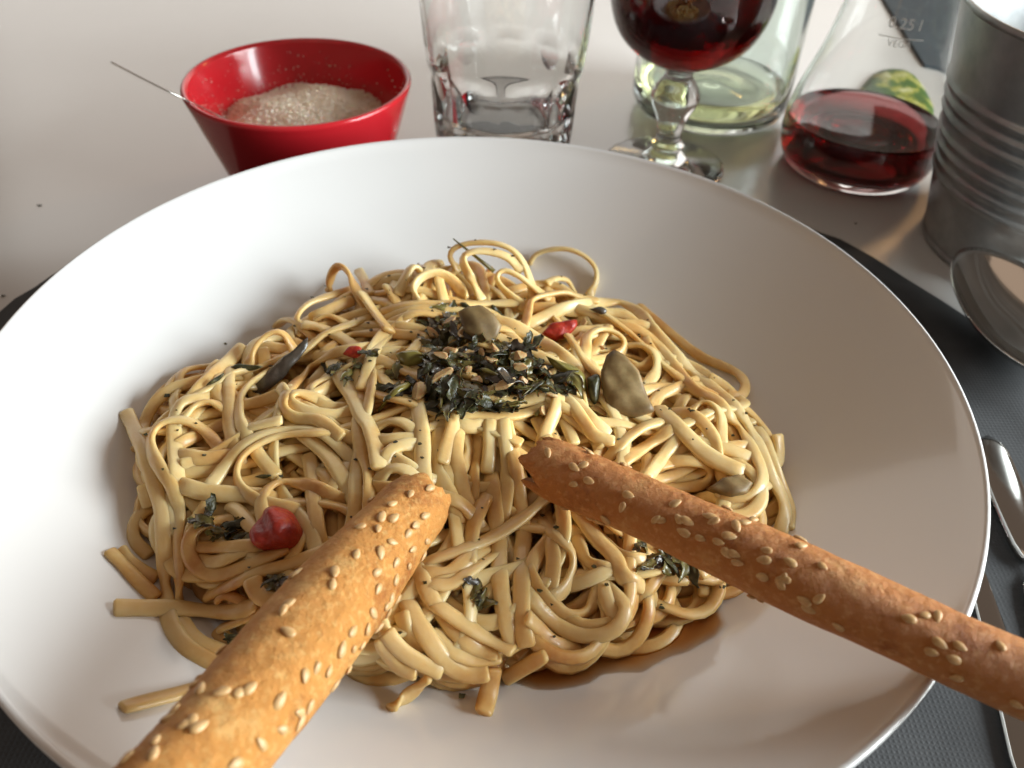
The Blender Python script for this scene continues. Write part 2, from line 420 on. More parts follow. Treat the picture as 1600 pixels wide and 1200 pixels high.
tr(tp(2, (870, 250), (810, 170), (840, 110), (950, 78), (1090, 80), (1200, 120), (1270, 200), (1310, 300), (1340, 420)), 'L', 1.1)
tr(tp(2, (1010, 430), (960, 330), (910, 240), (890, 170), (940, 135), (1040, 130), (1170, 165), (1260, 250)), 'L', 1.0)
tr(tp(2, (1290, 490), (1200, 420), (1130, 350), (1100, 290), (1150, 248), (1240, 285), (1330, 350), (1430, 430)), 'L')
tr(tp(2, (600, 440), (590, 350), (640, 290), (720, 265), (800, 290), (860, 350), (915, 420)), 'L', 1.05)
tr(tp(2, (750, 340), (765, 400), (775, 440)))
tr(tp(2, (420, 500), (550, 465), (720, 460), (900, 460), (1180, 455)))
tr(tp(2, (440, 540), (560, 500), (700, 490), (850, 490)))
tr(tp(2, (480, 560), (600, 515), (720, 525)))
tr(tp(2, (0, 690), (120, 620), (300, 590), (480, 600), (650, 610)))
tr(tp(2, (60, 740), (160, 660), (330, 640), (520, 650), (640, 660)))
tr(tp(2, (40, 600), (150, 550), (240, 530)))
tr(tp(1, (1370, 560), (1430, 535), (1500, 545), (1560, 580)))
tr(tp(1, (1300, 590), (1380, 600), (1480, 640), (1560, 690)), '', 1.15)
tr(tp(2, (330, 740), (400, 640), (440, 620)))
tr(tp(2, (550, 790), (600, 730), (660, 690)))
# left flank
tr(tp(1, (920, 730), (850, 800), (760, 880), (680, 960), (620, 1030)), '', 1.2)
tr(tp(1, (950, 840), (1000, 720), (1090, 640), (1170, 640), (1220, 720), (1260, 790)), 'L', 1.0)
tr(tp(1, (520, 1110), (620, 1030), (700, 990), (850, 900), (1000, 860), (1200, 780)))
tr(tp(4, (640, 90), (540, 110), (490, 200), (490, 350), (500, 480), (505, 590)), '', 1.1)
tr(tp(4, (540, 210), (620, 135), (720, 110), (790, 150)))
tr(tp(4, (760, 20), (750, 70), (800, 110)))
tr(tp(4, (550, 360), (680, 300), (800, 250)))
tr(tp(4, (560, 450), (700, 470), (850, 450)), '', 1.2)
tr(tp(4, (830, -40), (830, 100), (830, 250), (860, 380), (890, 450)))
tr(tp(1, (1640, 570), (1440, 640), (1340, 720), (1220, 800), (1080, 880), (950, 970), (895, 1050))+tp(4, (890, 120), (895, 220), (940, 310), (1000, 420), (1080, 520), (1125, 570)))
tr(tp(4, (550, 640), (700, 680), (900, 690), (1020, 700)), '', 1.25)
tr(tp(4, (760, 610), (900, 630), (1010, 600)), '', 1.1)
tr(tp(4, (350, 760), (270, 820), (230, 900), (250, 1000), (330, 1070)))
tr(tp(7, (160, 80), (200, 150), (280, 220), (370, 260)))
tr(tp(7, (90, 90), (180, 180), (270, 280), (370, 370)), '', .95)
tr(tp(4, (300, 640), (310, 700), (330, 760)))
tr(tp(4, (190, 180), (240, 280), (290, 400), (330, 530), (380, 680), (410, 800), (420, 950), (430, 1100))+tp(7, (430, 240), (440, 390), (470, 550), (560, 690), (680, 760), (790, 810)), '', 1.1)
tr(tp(7, (540, 520), (600, 620), (680, 680), (790, 710)))
tr(tp(7, (760, 590), (850, 680), (920, 760)))
tr(tp(7, (780, 570), (900, 520), (1020, 460), (1140, 400)))
tr(tp(4, (770, 400), (700, 310), (600, 240), (500, 220), (400, 250), (340, 340), (350, 430), (410, 540), (470, 630), (510, 740), (520, 850), (510, 1000))+tp(7, (520, 200), (520, 390), (560, 470)), '', 1.0)
tr(tp(4, (920, 850), (800, 850), (680, 870), (600, 930), (575, 1010))+tp(7, (600, 150), (680, 220), (780, 230), (900, 190), (1050, 130), (1190, 70)))
tr(tp(7, (1550, 10), (1400, 90), (1200, 170), (1000, 220), (850, 290), (700, 360)))
tr(tp(4, (640, 1020), (800, 1020), (1000, 1010)))
tr(tp(7, (760, 390), (800, 350), (880, 380), (950, 420)), '', .7)
tr(tp(7, (130, 450), (300, 440), (500, 440), (700, 455), (900, 455), (1000, 420)), '', 1.2)
tr(tp(7, (980, 270), (1000, 340), (1080, 390), (1220, 400)), '', 1.1)
tr(tp(7, (180, 1065), (350, 1020), (500, 985), (640, 945), (780, 910)), '', 1.1)
tr(tp(4, (840, 760), (900, 800), (960, 880), (1015, 950)), '', 1.0)
tr(tp(4, (720, 630), (800, 520), (900, 400), (1000, 330), (1120, 290), (1300, 280), (1420, 310), (1520, 390), (1600, 470)))
tr(tp(4, (1330, 340), (1450, 450), (1560, 620), (1640, 760)), '', 1.2)
tr(tp(4, (1170, 760), (1300, 740), (1420, 745), (1560, 780), (1660, 850)))
tr(tp(4, (1330, 450), (1350, 560), (1360, 700), (1380, 900)), '', 1.1)
tr(tp(4, (1400, 300), (1250, 310), (1100, 340), (960, 410), (890, 500), (880, 600), (930, 680), (1040, 740), (1180, 770)))
tr(tp(4, (1060, 870), (1030, 760), (1050, 680), (1120, 620), (1220, 610), (1350, 640), (1480, 700)))
tr(tp(1, (1640, 1080), (1550, 1110), (1420, 1100), (1340, 1040), (1340, 980), (1430, 930), (1560, 880)))
tr(tp(1, (1330, 1030), (1250, 1010), (1200, 1050), (1240, 1100), (1350, 1140), (1500, 1160), (1610, 1120)))
tr(tp(1, (1640, 740), (1480, 770), (1350, 860), (1230, 970), (1170, 1060), (1180, 1130), (1270, 1180))+tp(4, (1380, 220), (1480, 290), (1530, 330)))
# centre front
tr(tp(5, (240, 480), (220, 600), (220, 750), (200, 900)))
tr(tp(5, (360, 270), (440, 230), (520, 240), (600, 300)))
tr(tp(5, (380, 360), (470, 340), (600, 340)))
tr(tp(5, (400, 500), (430, 420), (520, 380), (610, 380)))
tr(tp(5, (380, 590), (430, 530), (520, 530), (610, 600)))
tr(tp(5, (380, 650), (480, 660), (560, 690)))
tr(tp(5, (260, 150), (240, 260), (260, 400), (310, 560), (310, 720), (300, 820)), '', 1.1)
tr(tp(2, (130, 930), (200, 1040), (260, 1160))+tp(5, (310, 270), (350, 400), (370, 520)), '', 1.2)
tr(tp(2, (320, 800), (285, 900), (262, 990)), '', 1.0)
tr(tp(5, (320, 20), (300, 130)), '', .9)
tr(tp(5, (980, 420), (960, 550), (955, 720)))
tr(tp(5, (920, 350), (935, 420), (900, 500)))
tr(tp(5, (740, 330), (720, 450), (740, 560), (790, 650), (830, 740)), '', 1.05)
tr(tp(5, (860, 320), (850, 430), (870, 560), (900, 700), (935, 770)), '', 1.1)
tr(tp(5, (620, 200), (640, 350), (640, 500), (655, 650)), '', 1.15)
tr(tp(5, (870, 250), (960, 270), (1035, 240)), '', 1.1)
tr(tp(2, (890, 1150), (1050, 1160), (1250, 1150), (1390, 1100)), '', 1.2)
tr(tp(2, (900, 1080), (1050, 1085), (1250, 1065), (1410, 1020)), '', 1.2)
tr(tp(5, (865, 70), (845, 200), (810, 350), (768, 490)), '', 1.1)
tr(tp(5, (1150, 280), (1170, 450), (1170, 600), (1150, 790)), '', 1.05)
tr(tp(5, (1220, 500), (1240, 650), (1260, 800), (1275, 960))+tp(8, (860, 100), (860, 300), (860, 500), (890, 670)), '', 1.1)
tr(tp(5, (1070, 560), (1080, 700), (1100, 850), (1120, 1000))+tp(8, (720, 200), (740, 400), (785, 590), (830, 690)), '', 1.15)
tr(tp(5, (1062, 270), (1062, 400), (1045, 550)), '', 1.1)
tr(tp(5, (780, 710), (860, 730), (930, 790), (975, 850)))
tr(tp(5, (1010, 760), (960, 880), (940, 1000), (930, 1120)), '', 1.2)
tr(tp(8, (280, 230), (400, 235), (480, 170), (560, 110)))
tr(tp(8, (300, 290), (420, 290), (540, 210), (620, 150)))
tr(tp(5, (1440, 680), (1360, 760), (1200, 880), (1050, 970), (850, 1050), (720, 1090)), '', 1.15)
# front sweeps
tr(tp(8, (1000, 740), (880, 810), (760, 880)), '', 1.0)
tr(tp(8, (280, 870), (170, 970), (50, 1065)), '', 1.0)
tr(tp(8, (680, 830), (660, 940), (622, 1095)), '', 1.15)
tr(tp(8, (-20, 640), (40, 760), (110, 830), (190, 845)))
tr(tp(8, (20, 600), (100, 700), (220, 780), (350, 835)))
tr(tp(8, (110, 480), (150, 600), (235, 710)))
tr(tp(8, (300, 600), (400, 700), (560, 760), (710, 750)), '', 1.1)
tr(tp(8, (170, 450), (230, 560), (310, 680), (400, 790), (520, 860), (640, 840)), '', 1.15)
tr(tp(8, (240, 270), (300, 390), (380, 500), (460, 600), (570, 690), (700, 720)), '', 1.1)
tr(tp(8, (370, 450), (500, 540), (650, 630), (800, 705)), '', 1.0)
tr(tp(8, (900, 500), (980, 580), (1060, 660), (1220, 690)))
tr(tp(8, (1380, 350), (1410, 440), (1450, 490)))
tr(tp(8, (920, 240), (980, 340), (1060, 430), (1170, 490), (1280, 460), (1325, 370)))
tr(tp(8, (910, 370), (1000, 470), (1100, 560), (1240, 615), (1400, 600), (1490, 520), (1510, 420), (1450, 365)))
tr(tp(8, (930, 160), (960, 100), (1010, 40)))
tr(tp(8, (1045, 30), (1060, 150), (1040, 310)))
tr(tp(8, (1080, -10), (1170, 80), (1180, 200), (1130, 320), (1050, 375)), '', 1.1)
tr(tp(8, (1230, 70), (1270, 160), (1370, 190)))
tr(tp(8, (1380, 40), (1480, 120), (1600, 140)))
tr(tp(6, (190, 770), (260, 870), (330, 970), (450, 1090))+tp(8, (1480, 235), (1610, 305)), '', 1.15)
tr(tp(6, (730, 1040), (850, 1060), (960, 1130), (1010, 1200)))
tr(tp(6, (1000, 1110), (1110, 1150), (1220, 1150)))
# right flank
tr(tp(3, (280, 510), (420, 570), (560, 610), (680, 680), (780, 800), (880, 930), (960, 1010), (1080, 1060))+tp(6, (1150, 190), (1250, 310), (1330, 460), (1370, 590), (1320, 690), (1220, 735), (1130, 715)), '', 1.0)
tr(tp(3, (0, 540), (150, 480), (330, 455), (480, 450), (600, 520), (680, 620), (800, 750), (900, 860), (1050, 980), (1170, 1080), (1250, 1180))+tp(6, (1340, 380), (1400, 540), (1480, 690), (1510, 800), (1480, 920)), '', 1.15)
tr(tp(3, (430, 560), (560, 660), (700, 800), (820, 900)), '', .9)
tr(tp(2, (1300, 510), (1320, 440), (1420, 400), (1540, 390))+tp(3, (230, 420), (330, 440)), '', 1.0)
tr(tp(3, (150, 650), (200, 740), (222, 850)))
tr(tp(3, (220, 750), (280, 850), (340, 900)))
tr(tp(2, (1110, 670), (1250, 715), (1380, 790), (1500, 850)), '', 1.1)
tr(tp(2, (1100, 570), (1250, 620), (1400, 705), (1540, 810)), '', 1.25)
tr(tp(3, (540, 840), (600, 865), (655, 830)))
tr(tp(3, (520, 720), (620, 720), (700, 780), (705, 880), (640, 960)))
tr(tp(3, (260, 740), (270, 660), (350, 615), (440, 635), (505, 690), (490, 760), (420, 790)))
tr(tp(3, (610, 1010), (700, 980), (790, 990)))
tr(tp(3, (680, 1090), (720, 1030), (780, 1005)))
tr(tp(6, (90, 110), (60, 200), (20, 280)), '', 1.1)
tr(tp(6, (200, 160), (260, 250), (320, 330), (430, 355)))
tr(tp(3, (120, 960), (200, 1060), (290, 1180))+tp(6, (400, 310),), '', 1.1)
tr(tp(6, (760, 500), (860, 480), (940, 450)))
tr(tp(6, (440, 420), (520, 340), (620, 270), (710, 240)))
tr(tp(6, (540, 450), (650, 380), (790, 290)), '', 1.1)
tr(tp(6, (680, 540), (760, 430), (825, 350)))
tr(tp(6, (900, 640), (1000, 625), (1050, 560), (1020, 500), (930, 480)))
tr(tp(6, (900, 180), (980, 120), (1060, 130), (1110, 210), (1110, 330)))
tr(tp(6, (820, 180), (920, 190), (1010, 260), (1060, 350), (1080, 450)), '', 1.1)
tr(tp(6, (720, 150), (800, 230), (900, 330), (1000, 430), (1100, 490), (1230, 545)), '', 1.3)

tr(tp(2, (262, 395), (320, 480), (380, 560), (432, 625)), '', 1.25)
CUT = tp(2, (620, 250), (415, 350), (262, 990), (262, 395), (432, 625))+tp(1, (1300, 590), (920, 730))+tp(4, (1125, 570), (840, 760), (1330, 450), (190, 180), (1530, 330)) + \
    tp(7, (90, 90), (130, 450), (1190, 70), (980, 270), (180, 1065))+tp(5, (370, 520), (768, 490), (1045, 550), (930, 1120))+tp(8, (800, 705), (50, 1065), (622, 1095), (760, 880)) + \
    tp(6, (720, 150), (400, 310), (430, 355))
CUT = np.array(CUT)
for pts, mode, w in TR:
    Q = resample(spline(pts, 10), 4.0); pre = post = 0
    if mode != 'L':
        for end in (0, 1):
            e = Q[0] if end == 0 else Q[-1]
            if np.min(np.linalg.norm(CUT-e, axis=1)) < 7: continue
            d = (Q[0]-Q[3]) if end == 0 else (Q[-1]-Q[-4]); d = d/np.linalg.norm(d); k = 15
            bend = rng.uniform(-.012, .012); a_ = math.atan2(d[1], d[0]); p = e.copy(); ex_ = []
            for _ in range(k):
                a_ += bend*4; p = p+4*np.array([math.cos(a_), math.sin(a_)]); ex_.append(p.copy())
            De, te = hit(ex_); We = O+De*te[:, None]; bad = foot_d(We[:, 0], We[:, 1]) > .80
            k = int(np.argmax(bad)) if bad.any() else k
            if k < 4: continue
            ex_ = ex_[:k]
            if end == 0: Q = np.vstack([ex_[::-1], Q]); pre = k
            else: Q = np.vstack([Q, ex_]); post = k
    hw, ht = HW*.98*w, HT*(.6+.4*w)*1.05
    D, th_ = hit(Q)
    lim = th_-ht*.9/np.maximum(-D[:, 2], .3)
    if mode == 'L':
        k = 3
        a, b = np.median(lim[:k]), np.median(lim[-k:])
        a = min(a, b+.022); b = min(b, a+.022)
        t_ = np.minimum(np.linspace(a, b, len(lim)), lim+.0008)
    else:
        t_ = lim.copy()
        md = np.median(lim)
        t_ = np.minimum(t_, md+.045)
    l0 = t_.copy()
    for _ in range(45): t_ = np.minimum(sm(t_), l0+.0008)
    t_ = sm(t_, 20)
    dv = np.zeros(len(t_))
    if pre: dv[:pre] = .0085*(np.arange(pre, 0, -1)/pre)**1.3
    if post: dv[-post:] = .0085*(np.arange(1, post+1)/post)**1.3
    t_ = t_+sm(dv, 4)
    P = O+D*t_[:, None]
    P[:, 2] = np.maximum(P[:, 2], bowl_z(np.hypot(P[:, 0], P[:, 1]))+ht)
    P = resample(P, .001)
    for c in range(3): P[:, c] = sm(P[:, c], 2)
    stamp(P, hw*.95, ht*.9)
    V, F = ribbon(P, hw, ht, 10, .0016, mode == 'L', curl=.9)
    low_or_front = P[:, 1].mean() < -.052 or P[:, 2].mean() < .026
    link('strand', mesh('strand', V, F), M['sauce_shade' if low_or_front else 'pasta'], linguine); strands += 1
print('STRANDS', strands)

# ------------------------------------------------------------------ oily sauce pooled on the bowl floor
def sauce():
    n, m = 140, 30; V = []; F = []; DP_ = []
    for j in range(n):
        a = 2*math.pi*j/n
        e = .87+.03*math.sin(3*a+1)+.03*math.sin(7*a+2)+.02*math.sin(13*a)+.012*math.sin(29*a+1)+.008*math.sin(47*a+2)+.20*max(0, math.cos(a-math.radians(-56)))**4
        for i in range(m+1):
            q = i/m*e; x = MX0+.004+q*MAX_*math.cos(a)*.93; y = MY0-.002+q*MAY*math.sin(a)
            d = min(1, (1-i/m)*4.0)
            V.append((x, y, float(bowl_z(math.hypot(x, y)))+.0003+.0012*d)); DP_.append(d*(.8+.2*math.sin(9*a+20*q)))
    st = m+1
    for j in range(n):
        k = (j+1) % n
        for i in range(m): F.append((j*st+i, j*st+i+1, k*st+i+1, k*st+i))
    me = mesh('oily_sauce', V, F)
    at_ = me.attributes.new('depth', 'FLOAT', 'POINT'); at_.data.foreach_set('value', DP_)
    o = link('oily_sauce', me, M['sauce']); tag(o, 'thin orange oily sauce pooled round the foot of the linguine', 'sauce', kind='stuff')
sauce()

# ------------------------------------------------------------------ toppings
def px_hit(x, y, lift=0.0):
    D, t_ = hit([(x, y)]); return O+D[0]*(t_[0]-lift)
def slab(name, pts, th, mt, parent=None, tilt=None, dome=.0006, lift=.001, rings=6, wob=.00022, cut=False):
    """piece with a traced outline, real thickness and slightly domed faces, lying on the food"""
    Q = resample(np.array(list(pts)+[pts[0]], float) if cut else spline(list(pts)+[pts[0]], 5), 1.0)
    if len(Q) > 40: Q = resample(Q, np.linalg.norm(np.diff(Q, axis=0), axis=1).sum()/36)
    Q = Q[:-1]; c = Q.mean(0)
    p0 = px_hit(*c); nrm = np.array(tilt if tilt is not None else (0, -.35, 1.0)); nrm /= np.linalg.norm(nrm)
    D = rays(np.vstack([c, Q])); t_ = ((p0-O) @ nrm)/(D @ nrm)
    W3 = O+D*t_[:, None]
    # raise until it clears the strands below (mostly)
    gap = hs(W3[:, 0], W3[:, 1])-W3[:, 2]
    W3 = W3+nrm*(max(0, np.percentile(gap, 60))+th*.5+lift)
    ctr, R_ = W3[0], W3[1:]; n = len(R_); sd = float(rng.uniform(0, 6))
    V = []; F = []
    for sgn in (1, -1):
        for k in range(rings+1):
            q = k/rings
            for i in range(n):
                d = th*.5*sgn*(math.sqrt(max(0.04, 1-q**9)) if not cut else (1 if q < .95 else .72))+dome*(1-q*q)
                p_ = ctr+(R_[i]-ctr)*q
                V.append(p_+nrm*(d+wob*2*(math.sin(p_[0]*420+sd)*math.sin(p_[1]*510+2*sd)+.4*math.sin(p_[0]*900+p_[1]*700+sd))))
    off = (rings+1)*n
    for b, sg in ((0, 1), (off, -1)):
        for k in range(rings):
            for i in range(n):
                j = (i+1) % n; f = (b+k*n+i, b+(k+1)*n+i, b+(k+1)*n+j, b+k*n+j)
                F.append(f if sg > 0 else f[::-1])
    for i in range(n):
        j = (i+1) % n; F.append((rings*n+i, off+rings*n+i, off+rings*n+j, rings*n+j))
    me = mesh(name, V, F); bm = bmesh.new(); bm.from_mesh(me); bmesh.ops.remove_doubles(bm, verts=bm.verts, dist=1e-6)
    bmesh.ops.recalc_face_normals(bm, faces=bm.faces); bm.to_mesh(me); bm.free()
    o = link(name, me, mt, parent)
    stamp([ctr]+[ctr+(r_-ctr)*.6 for r_ in R_], .0012, .0006)
    return o
def leaf_mesh(L_, W_, th=.00045, curl=.3, twist=.3, ragged=.15):
    n, m = 8, 2; V = []; F = []
    rg = rng.normal(0, ragged, (n+1, 2*m+1))
    for sgn in (1, -1):
        for i in range(n+1):
            u = i/n; w = W_*.5*(math.sin(math.pi*min(max(u*.92+.05, 0), 1))**.7)
            a = twist*(u-.5)*2
            for j in range(-m, m+1):
                v = j/m; y = v*w*(1+rg[i, j+m]*abs(v)); z = -curl*L_*(u-.5)**2*1.6+abs(v)*w*.45*math.cos(6*u)
                V.append(((u-.5)*L_, y*math.cos(a)-z*math.sin(a), y*math.sin(a)+z*math.cos(a)+sgn*th*.5))
    c = 2*m+1; off = (n+1)*c
    for b, sg in ((0, 1), (off, -1)):
        for i in range(n):
            for j in range(c-1):
                f = (b+i*c+j, b+(i+1)*c+j, b+(i+1)*c+j+1, b+i*c+j+1); F.append(f if sg > 0 else f[::-1])
    ring = [i*c for i in range(n+1)]+[n*c+j for j in range(1, c)]+[i*c+c-1 for i in range(n-1, -1, -1)]+[j for j in range(c-2, 0, -1)]
    for a, b in zip(ring, ring[1:]+ring[:1]): F.append((a, b, b+off, a+off))
    return mesh('leaf', V, F)
def chunk_mesh(r):
    bm = bmesh.new(); bmesh.ops.create_icosphere(bm, subdivisions=2, radius=1)
    sx, sy, sz = r*rng.uniform(.9, 1.7), r*rng.uniform(.6, 1.0), r*rng.uniform(.45, .8)
    # chop with a few planes so the bit has cut faces
    for _ in range(5):
        n = Vector(rng.normal(size=3)).normalized()
        bmesh.ops.bisect_plane(bm, geom=bm.verts[:]+bm.edges[:]+bm.faces[:], plane_co=n*rng.uniform(.3, .75), plane_no=n, clear_outer=True)
        ed = [e for e in bm.edges if e.is_boundary]
        if ed: bmesh.ops.holes_fill(bm, edges=ed, sides=0)
    for v in bm.verts: v.co = Vector((v.co.x*sx, v.co.y*sy, v.co.z*sz))
    bmesh.ops.recalc_face_normals(bm, faces=bm.faces)
    me = bpy.data.meshes.new('chunk'); bm.to_mesh(me); bm.free(); return me
def put(name, me, mt, pos, parent=None, rot=None, smooth=True):
    o = bpy.data.objects.new(name, me); COL.objects.link(o)
    if not me.materials: me.materials.append(mt)
    if smooth: me.polygons.foreach_set('use_smooth', [True]*len(me.polygons))
    o.rotation_euler = rot if rot is not None else (rng.uniform(-.5, .5), rng.uniform(-.5, .5), rng.uniform(0, 6.28))
    o.location = Vector(pos)-(Vector(parent.location) if parent else Vector((0, 0, 0)))
    if parent: o.parent = parent
    return o

pc = px_hit(740, 560)
topping = empty('herb_topping', tuple(pc), 'dark chopped herb and garlic topping heaped in the middle of the linguine', 'herb topping')
POOL = {}
M['olive'] = mat('olive_herb', (.10, .095, .022), .38, Coat_Weight=.3, Subsurface_Weight=.2, Subsurface_Scale=.001)
noise_color(M['olive'], 300, [(.3, (.06, .052, .010)), (.7, (.20, .16, .04))], 4)
for kk in ('herb', 'leaf_grey', 'olive'):
    POOL[kk] = [leaf_mesh(rng.uniform(.006, .013), rng.uniform(.0022, .0050), curl=rng.uniform(.1, .7), twist=rng.uniform(-.9, .9), ragged=.3) for _ in range(8)]
def herb_blob(x, y, sx, sy, n, parent, big=1.0, mt='herb'):
    for _ in range(n):
        while True:
            a, b = rng.uniform(-1, 1, 2)
            if a*a+b*b < 1: break
        p = px_hit(x+a*sx, y+b*sy)
        mt_ = mt if mt != 'herb' else rng.choice(['herb', 'herb', 'herb', 'leaf_grey', 'olive', 'olive', 'olive'])
        me = POOL[mt_][rng.integers(8)]
        o = put('leaf', me, M[mt_], p+np.array([0, 0, .0008]), parent, (rng.uniform(-.6, .6), rng.uniform(-.6, .6), rng.uniform(0, 6.28)))
        k = big*rng.uniform(.5, 1.15); o.scale = (k, k, k)
        stamp([p], .0024*big, .0013)
for x, y, sx, sy, n in ((715, 505, 48, 28, 34), (705, 545, 46, 34, 40), (775, 580, 80, 38, 60), (690, 605, 44, 42, 34), (740, 626, 76, 18, 26), (855, 592, 58, 24, 30), (635, 597, 50, 26, 18), (790, 560, 56, 34, 28), (735, 560, 54, 42, 16)):
    herb_blob(x, y, sx, sy, n, topping)
for (x, y) in tp(2, (760, 920), (745, 870), (770, 1000)):
    herb_blob(x, y, 9, 9, 2, topping, .8, 'leaf_grey')
for i, (x, y) in enumerate(tp(2, (800, 575), (890, 650), (815, 760), (755, 785), (760, 915), (930, 880), (925, 780), (1010, 770), (1060, 815), (1240, 790), (1250, 860), (1390, 890), (1430, 905), (1270, 945), (1390, 1130), (1450, 1030), (1160, 970), (1090, 745), (700, 650), (980, 940), (620, 1010))+tp(3, (355, 740), (330, 1130), (240, 590))):
    p = px_hit(x, y); put('garlic_bit', chunk_mesh(rng.uniform(.0013, .0027)), M['garlic'], p+np.array([0, -.0002, .0007]), topping, smooth=False)
    stamp([p], .002, .001)
def stick(name, pts, r, mt, parent=None, lift=.001, taper=.4):
    P = np.array([px_hit(x, y, lift) for x, y in pts]); P = resample(spline(P, 8), .0012)
    for c in range(3): P[:, c] = sm(P[:, c], 6)
    n = len(P); T = np.gradient(P, axis=0); T /= np.linalg.norm(T, axis=1)[:, None]
    A = np.cross(T, [0, 0, 1.0]); A /= np.linalg.norm(A, axis=1)[:, None]; B = np.cross(T, A); V = []; F = []
    for i in range(n):
        rr = r*(1-(1-taper)*i/(n-1))*(.45 if i in (0, n-1) else 1)
        for k in range(8):
            a = k*math.pi/4; V.append(P[i]+A[i]*rr*math.cos(a)+B[i]*rr*.7*math.sin(a))
    for i in range(n-1):
        for k in range(8): F.append((i*8+k, (i+1)*8+k, (i+1)*8+(k+1) % 8, i*8+(k+1) % 8))
    F.append(tuple(range(8))); F.append(tuple(range(n*8-1, n*8-9, -1)))
    me = mesh(name, V, F); bm = bmesh.new(); bm.from_mesh(me); bmesh.ops.recalc_face_normals(bm, faces=bm.faces); bm.to_mesh(me); bm.free()
    return link(name, me, mt, parent)
stick('stem', tp(2, (1010, 865), (1100, 900), (1205, 950)), .0010, M['stem'], topping)
stick('stem', tp(2, (560, 960), (460, 1010), (365, 1130)), .0015, M['stem'], topping)
stick('stem', tp(2, (765, 960), (760, 1040), (755, 1110)), .0008, M['stem'], topping)
stick('stem', tp(2, (1075, 470), (1110, 510), (1160, 550)), .0013, M['herb'], topping)
stick('stem', tp(2, (880, 455), (950, 490)), .0014, M['herb'], topping)
stick('stem', tp(2, (1400, 940), (1340, 985), (1300, 1025)), .0007, M['herb'], topping)
stick('stem', tp(2, (1345, 1160), (1380, 1110)), .0008, M['stem'], topping)
slab('onion_skin', tp(2, (475, 800), (540, 785), (620, 790), (665, 830), (600, 870), (520, 870)), .0012, M['stem'], topping, dome=.002)

tag(slab('mushroom_slice', tp(2, (865, 530), (930, 500), (1000, 490), (1090, 555), (1130, 620), (1100, 690), (1020, 735), (960, 690), (900, 650)), .0026, M['mush'], tilt=(.1, -.75, 1), lift=.0028, cut=True), 'small olive brown mushroom slice on top of the dark herb heap', 'mushroom')
tag(slab('mushroom_slice', tp(3, (385, 830), (430, 790), (500, 830), (580, 920), (640, 1080), (680, 1165), (560, 1205), (400, 1180), (365, 1050), (350, 930)), .0028, M['mush'], tilt=(-.1, -.55, 1), lift=.0022, cut=True), 'large brown mushroom slice leaning behind the slim breadstick tip', 'mushroom')
tag(slab('mushroom_slice', tp(6, (1020, 670), (1100, 610), (1200, 580), (1290, 640), (1260, 700), (1160, 720)), .003, M['mush'], tilt=(0, -.3, 1), cut=True, lift=-.0005), 'small dark mushroom piece inside a curling strand behind the slim breadstick', 'mushroom')
cl = empty('herb_cluster', tuple(px_hit(350, 830)), 'dark sunken herbs in a hollow beside the tomato lump', 'herbs')
for (x, y) in tp(4, (640, 880), (740, 950), (840, 960), (900, 900), (700, 840), (940, 960)): herb_blob(x, y, 12, 9, 4, cl, .8)
tag(slab('tomato_piece', tp(2, (1385, 660), (1430, 603), (1500, 590), (1598, 572), (1600, 612), (1550, 672), (1470, 702)), .0028, M['tomato'], tilt=(.1, -.6, 1), dome=.0014, wob=.0003, cut=True), 'bright red glossy tomato piece behind the herb heap', 'tomato')
tag(slab('tomato_piece', tp(4, (1110, 790), (1170, 775), (1260, 810), (1310, 870), (1340, 960), (1330, 1030), (1240, 1060), (1150, 1050), (1060, 1030), (1020, 960), (1060, 870)), .0095, M['tomato'], tilt=(0, -.7, 1), dome=.004, wob=.0009, lift=-.0035), 'chunky red cooked tomato lump beside the thick breadstick', 'tomato')
tag(slab('tomato_piece', tp(2, (150, 790), (190, 745), (260, 750), (270, 790), (220, 815)), .0022, M['tomato'], tilt=(0, -.5, 1), wob=.0002), 'small red tomato scrap at the tip of a curled strand', 'tomato')
# separate wilted leaves
tag(slab('wilted_leaf', tp(1, (1380, 720), (1370, 790), (1290, 900), (1190, 1010), (1080, 1075), (1000, 1070), (1080, 980), (1180, 880), (1290, 800)), .0009, M['leaf_grey'], tilt=(-.25, -.5, 1), dome=.0018, lift=.0012), 'long grey wilted leaf lying across several strands', 'leaf')
tag(slab('wilted_leaf', tp(1, (850, 865), (910, 845), (1050, 860), (1000, 880), (900, 885)), .0009, M['herb'], tilt=(0, -.5, 1)), 'narrow dark herb sliver near the long grey leaf', 'leaf')
tag(slab('wilted_leaf', tp(1, (700, 985), (760, 930), (815, 905), (790, 940), (740, 975)), .0008, M['herb'], tilt=(0, -.5, 1)), 'small dark herb scrap on the thick strand end by the bowl wall', 'leaf')
tag(slab('wilted_leaf', tp(3, (10, 800), (60, 820), (170, 850), (250, 920), (265, 1030), (200, 980), (110, 900), (50, 860)), .0012, M['stem'], tilt=(0, -.6, 1), dome=.0022), 'pale yellow green leaf strip between herb heap and large mushroom', 'leaf')
tag(slab('wilted_leaf', tp(3, (265, 930), (330, 910), (350, 960), (340, 1050), (310, 1100), (275, 1040)), .0018, M['herb'], tilt=(0, -.6, 1), dome=.002), 'black wet herb scrap against the large mushroom slice', 'leaf')
tag(slab('wilted_leaf', tp(3, (280, 505), (350, 495), (390, 515), (370, 540), (320, 525)), .001, M['leaf_grey'], tilt=(0, -.5, 1)), 'small brown leaf scrap under a long strand behind the red tomato', 'leaf')
tag(slab('wilted_leaf', tp(4, (1000, 590), (1050, 575), (1110, 582), (1060, 600)), .0008, M['herb'], tilt=(0, -.5, 1)), 'tiny dark herb sliver inside the loops above the tomato lump', 'leaf')
cl = empty('herb_cluster', tuple(px_hit(535, 575)), 'little dark herb tuft around the small tomato scrap', 'herbs')
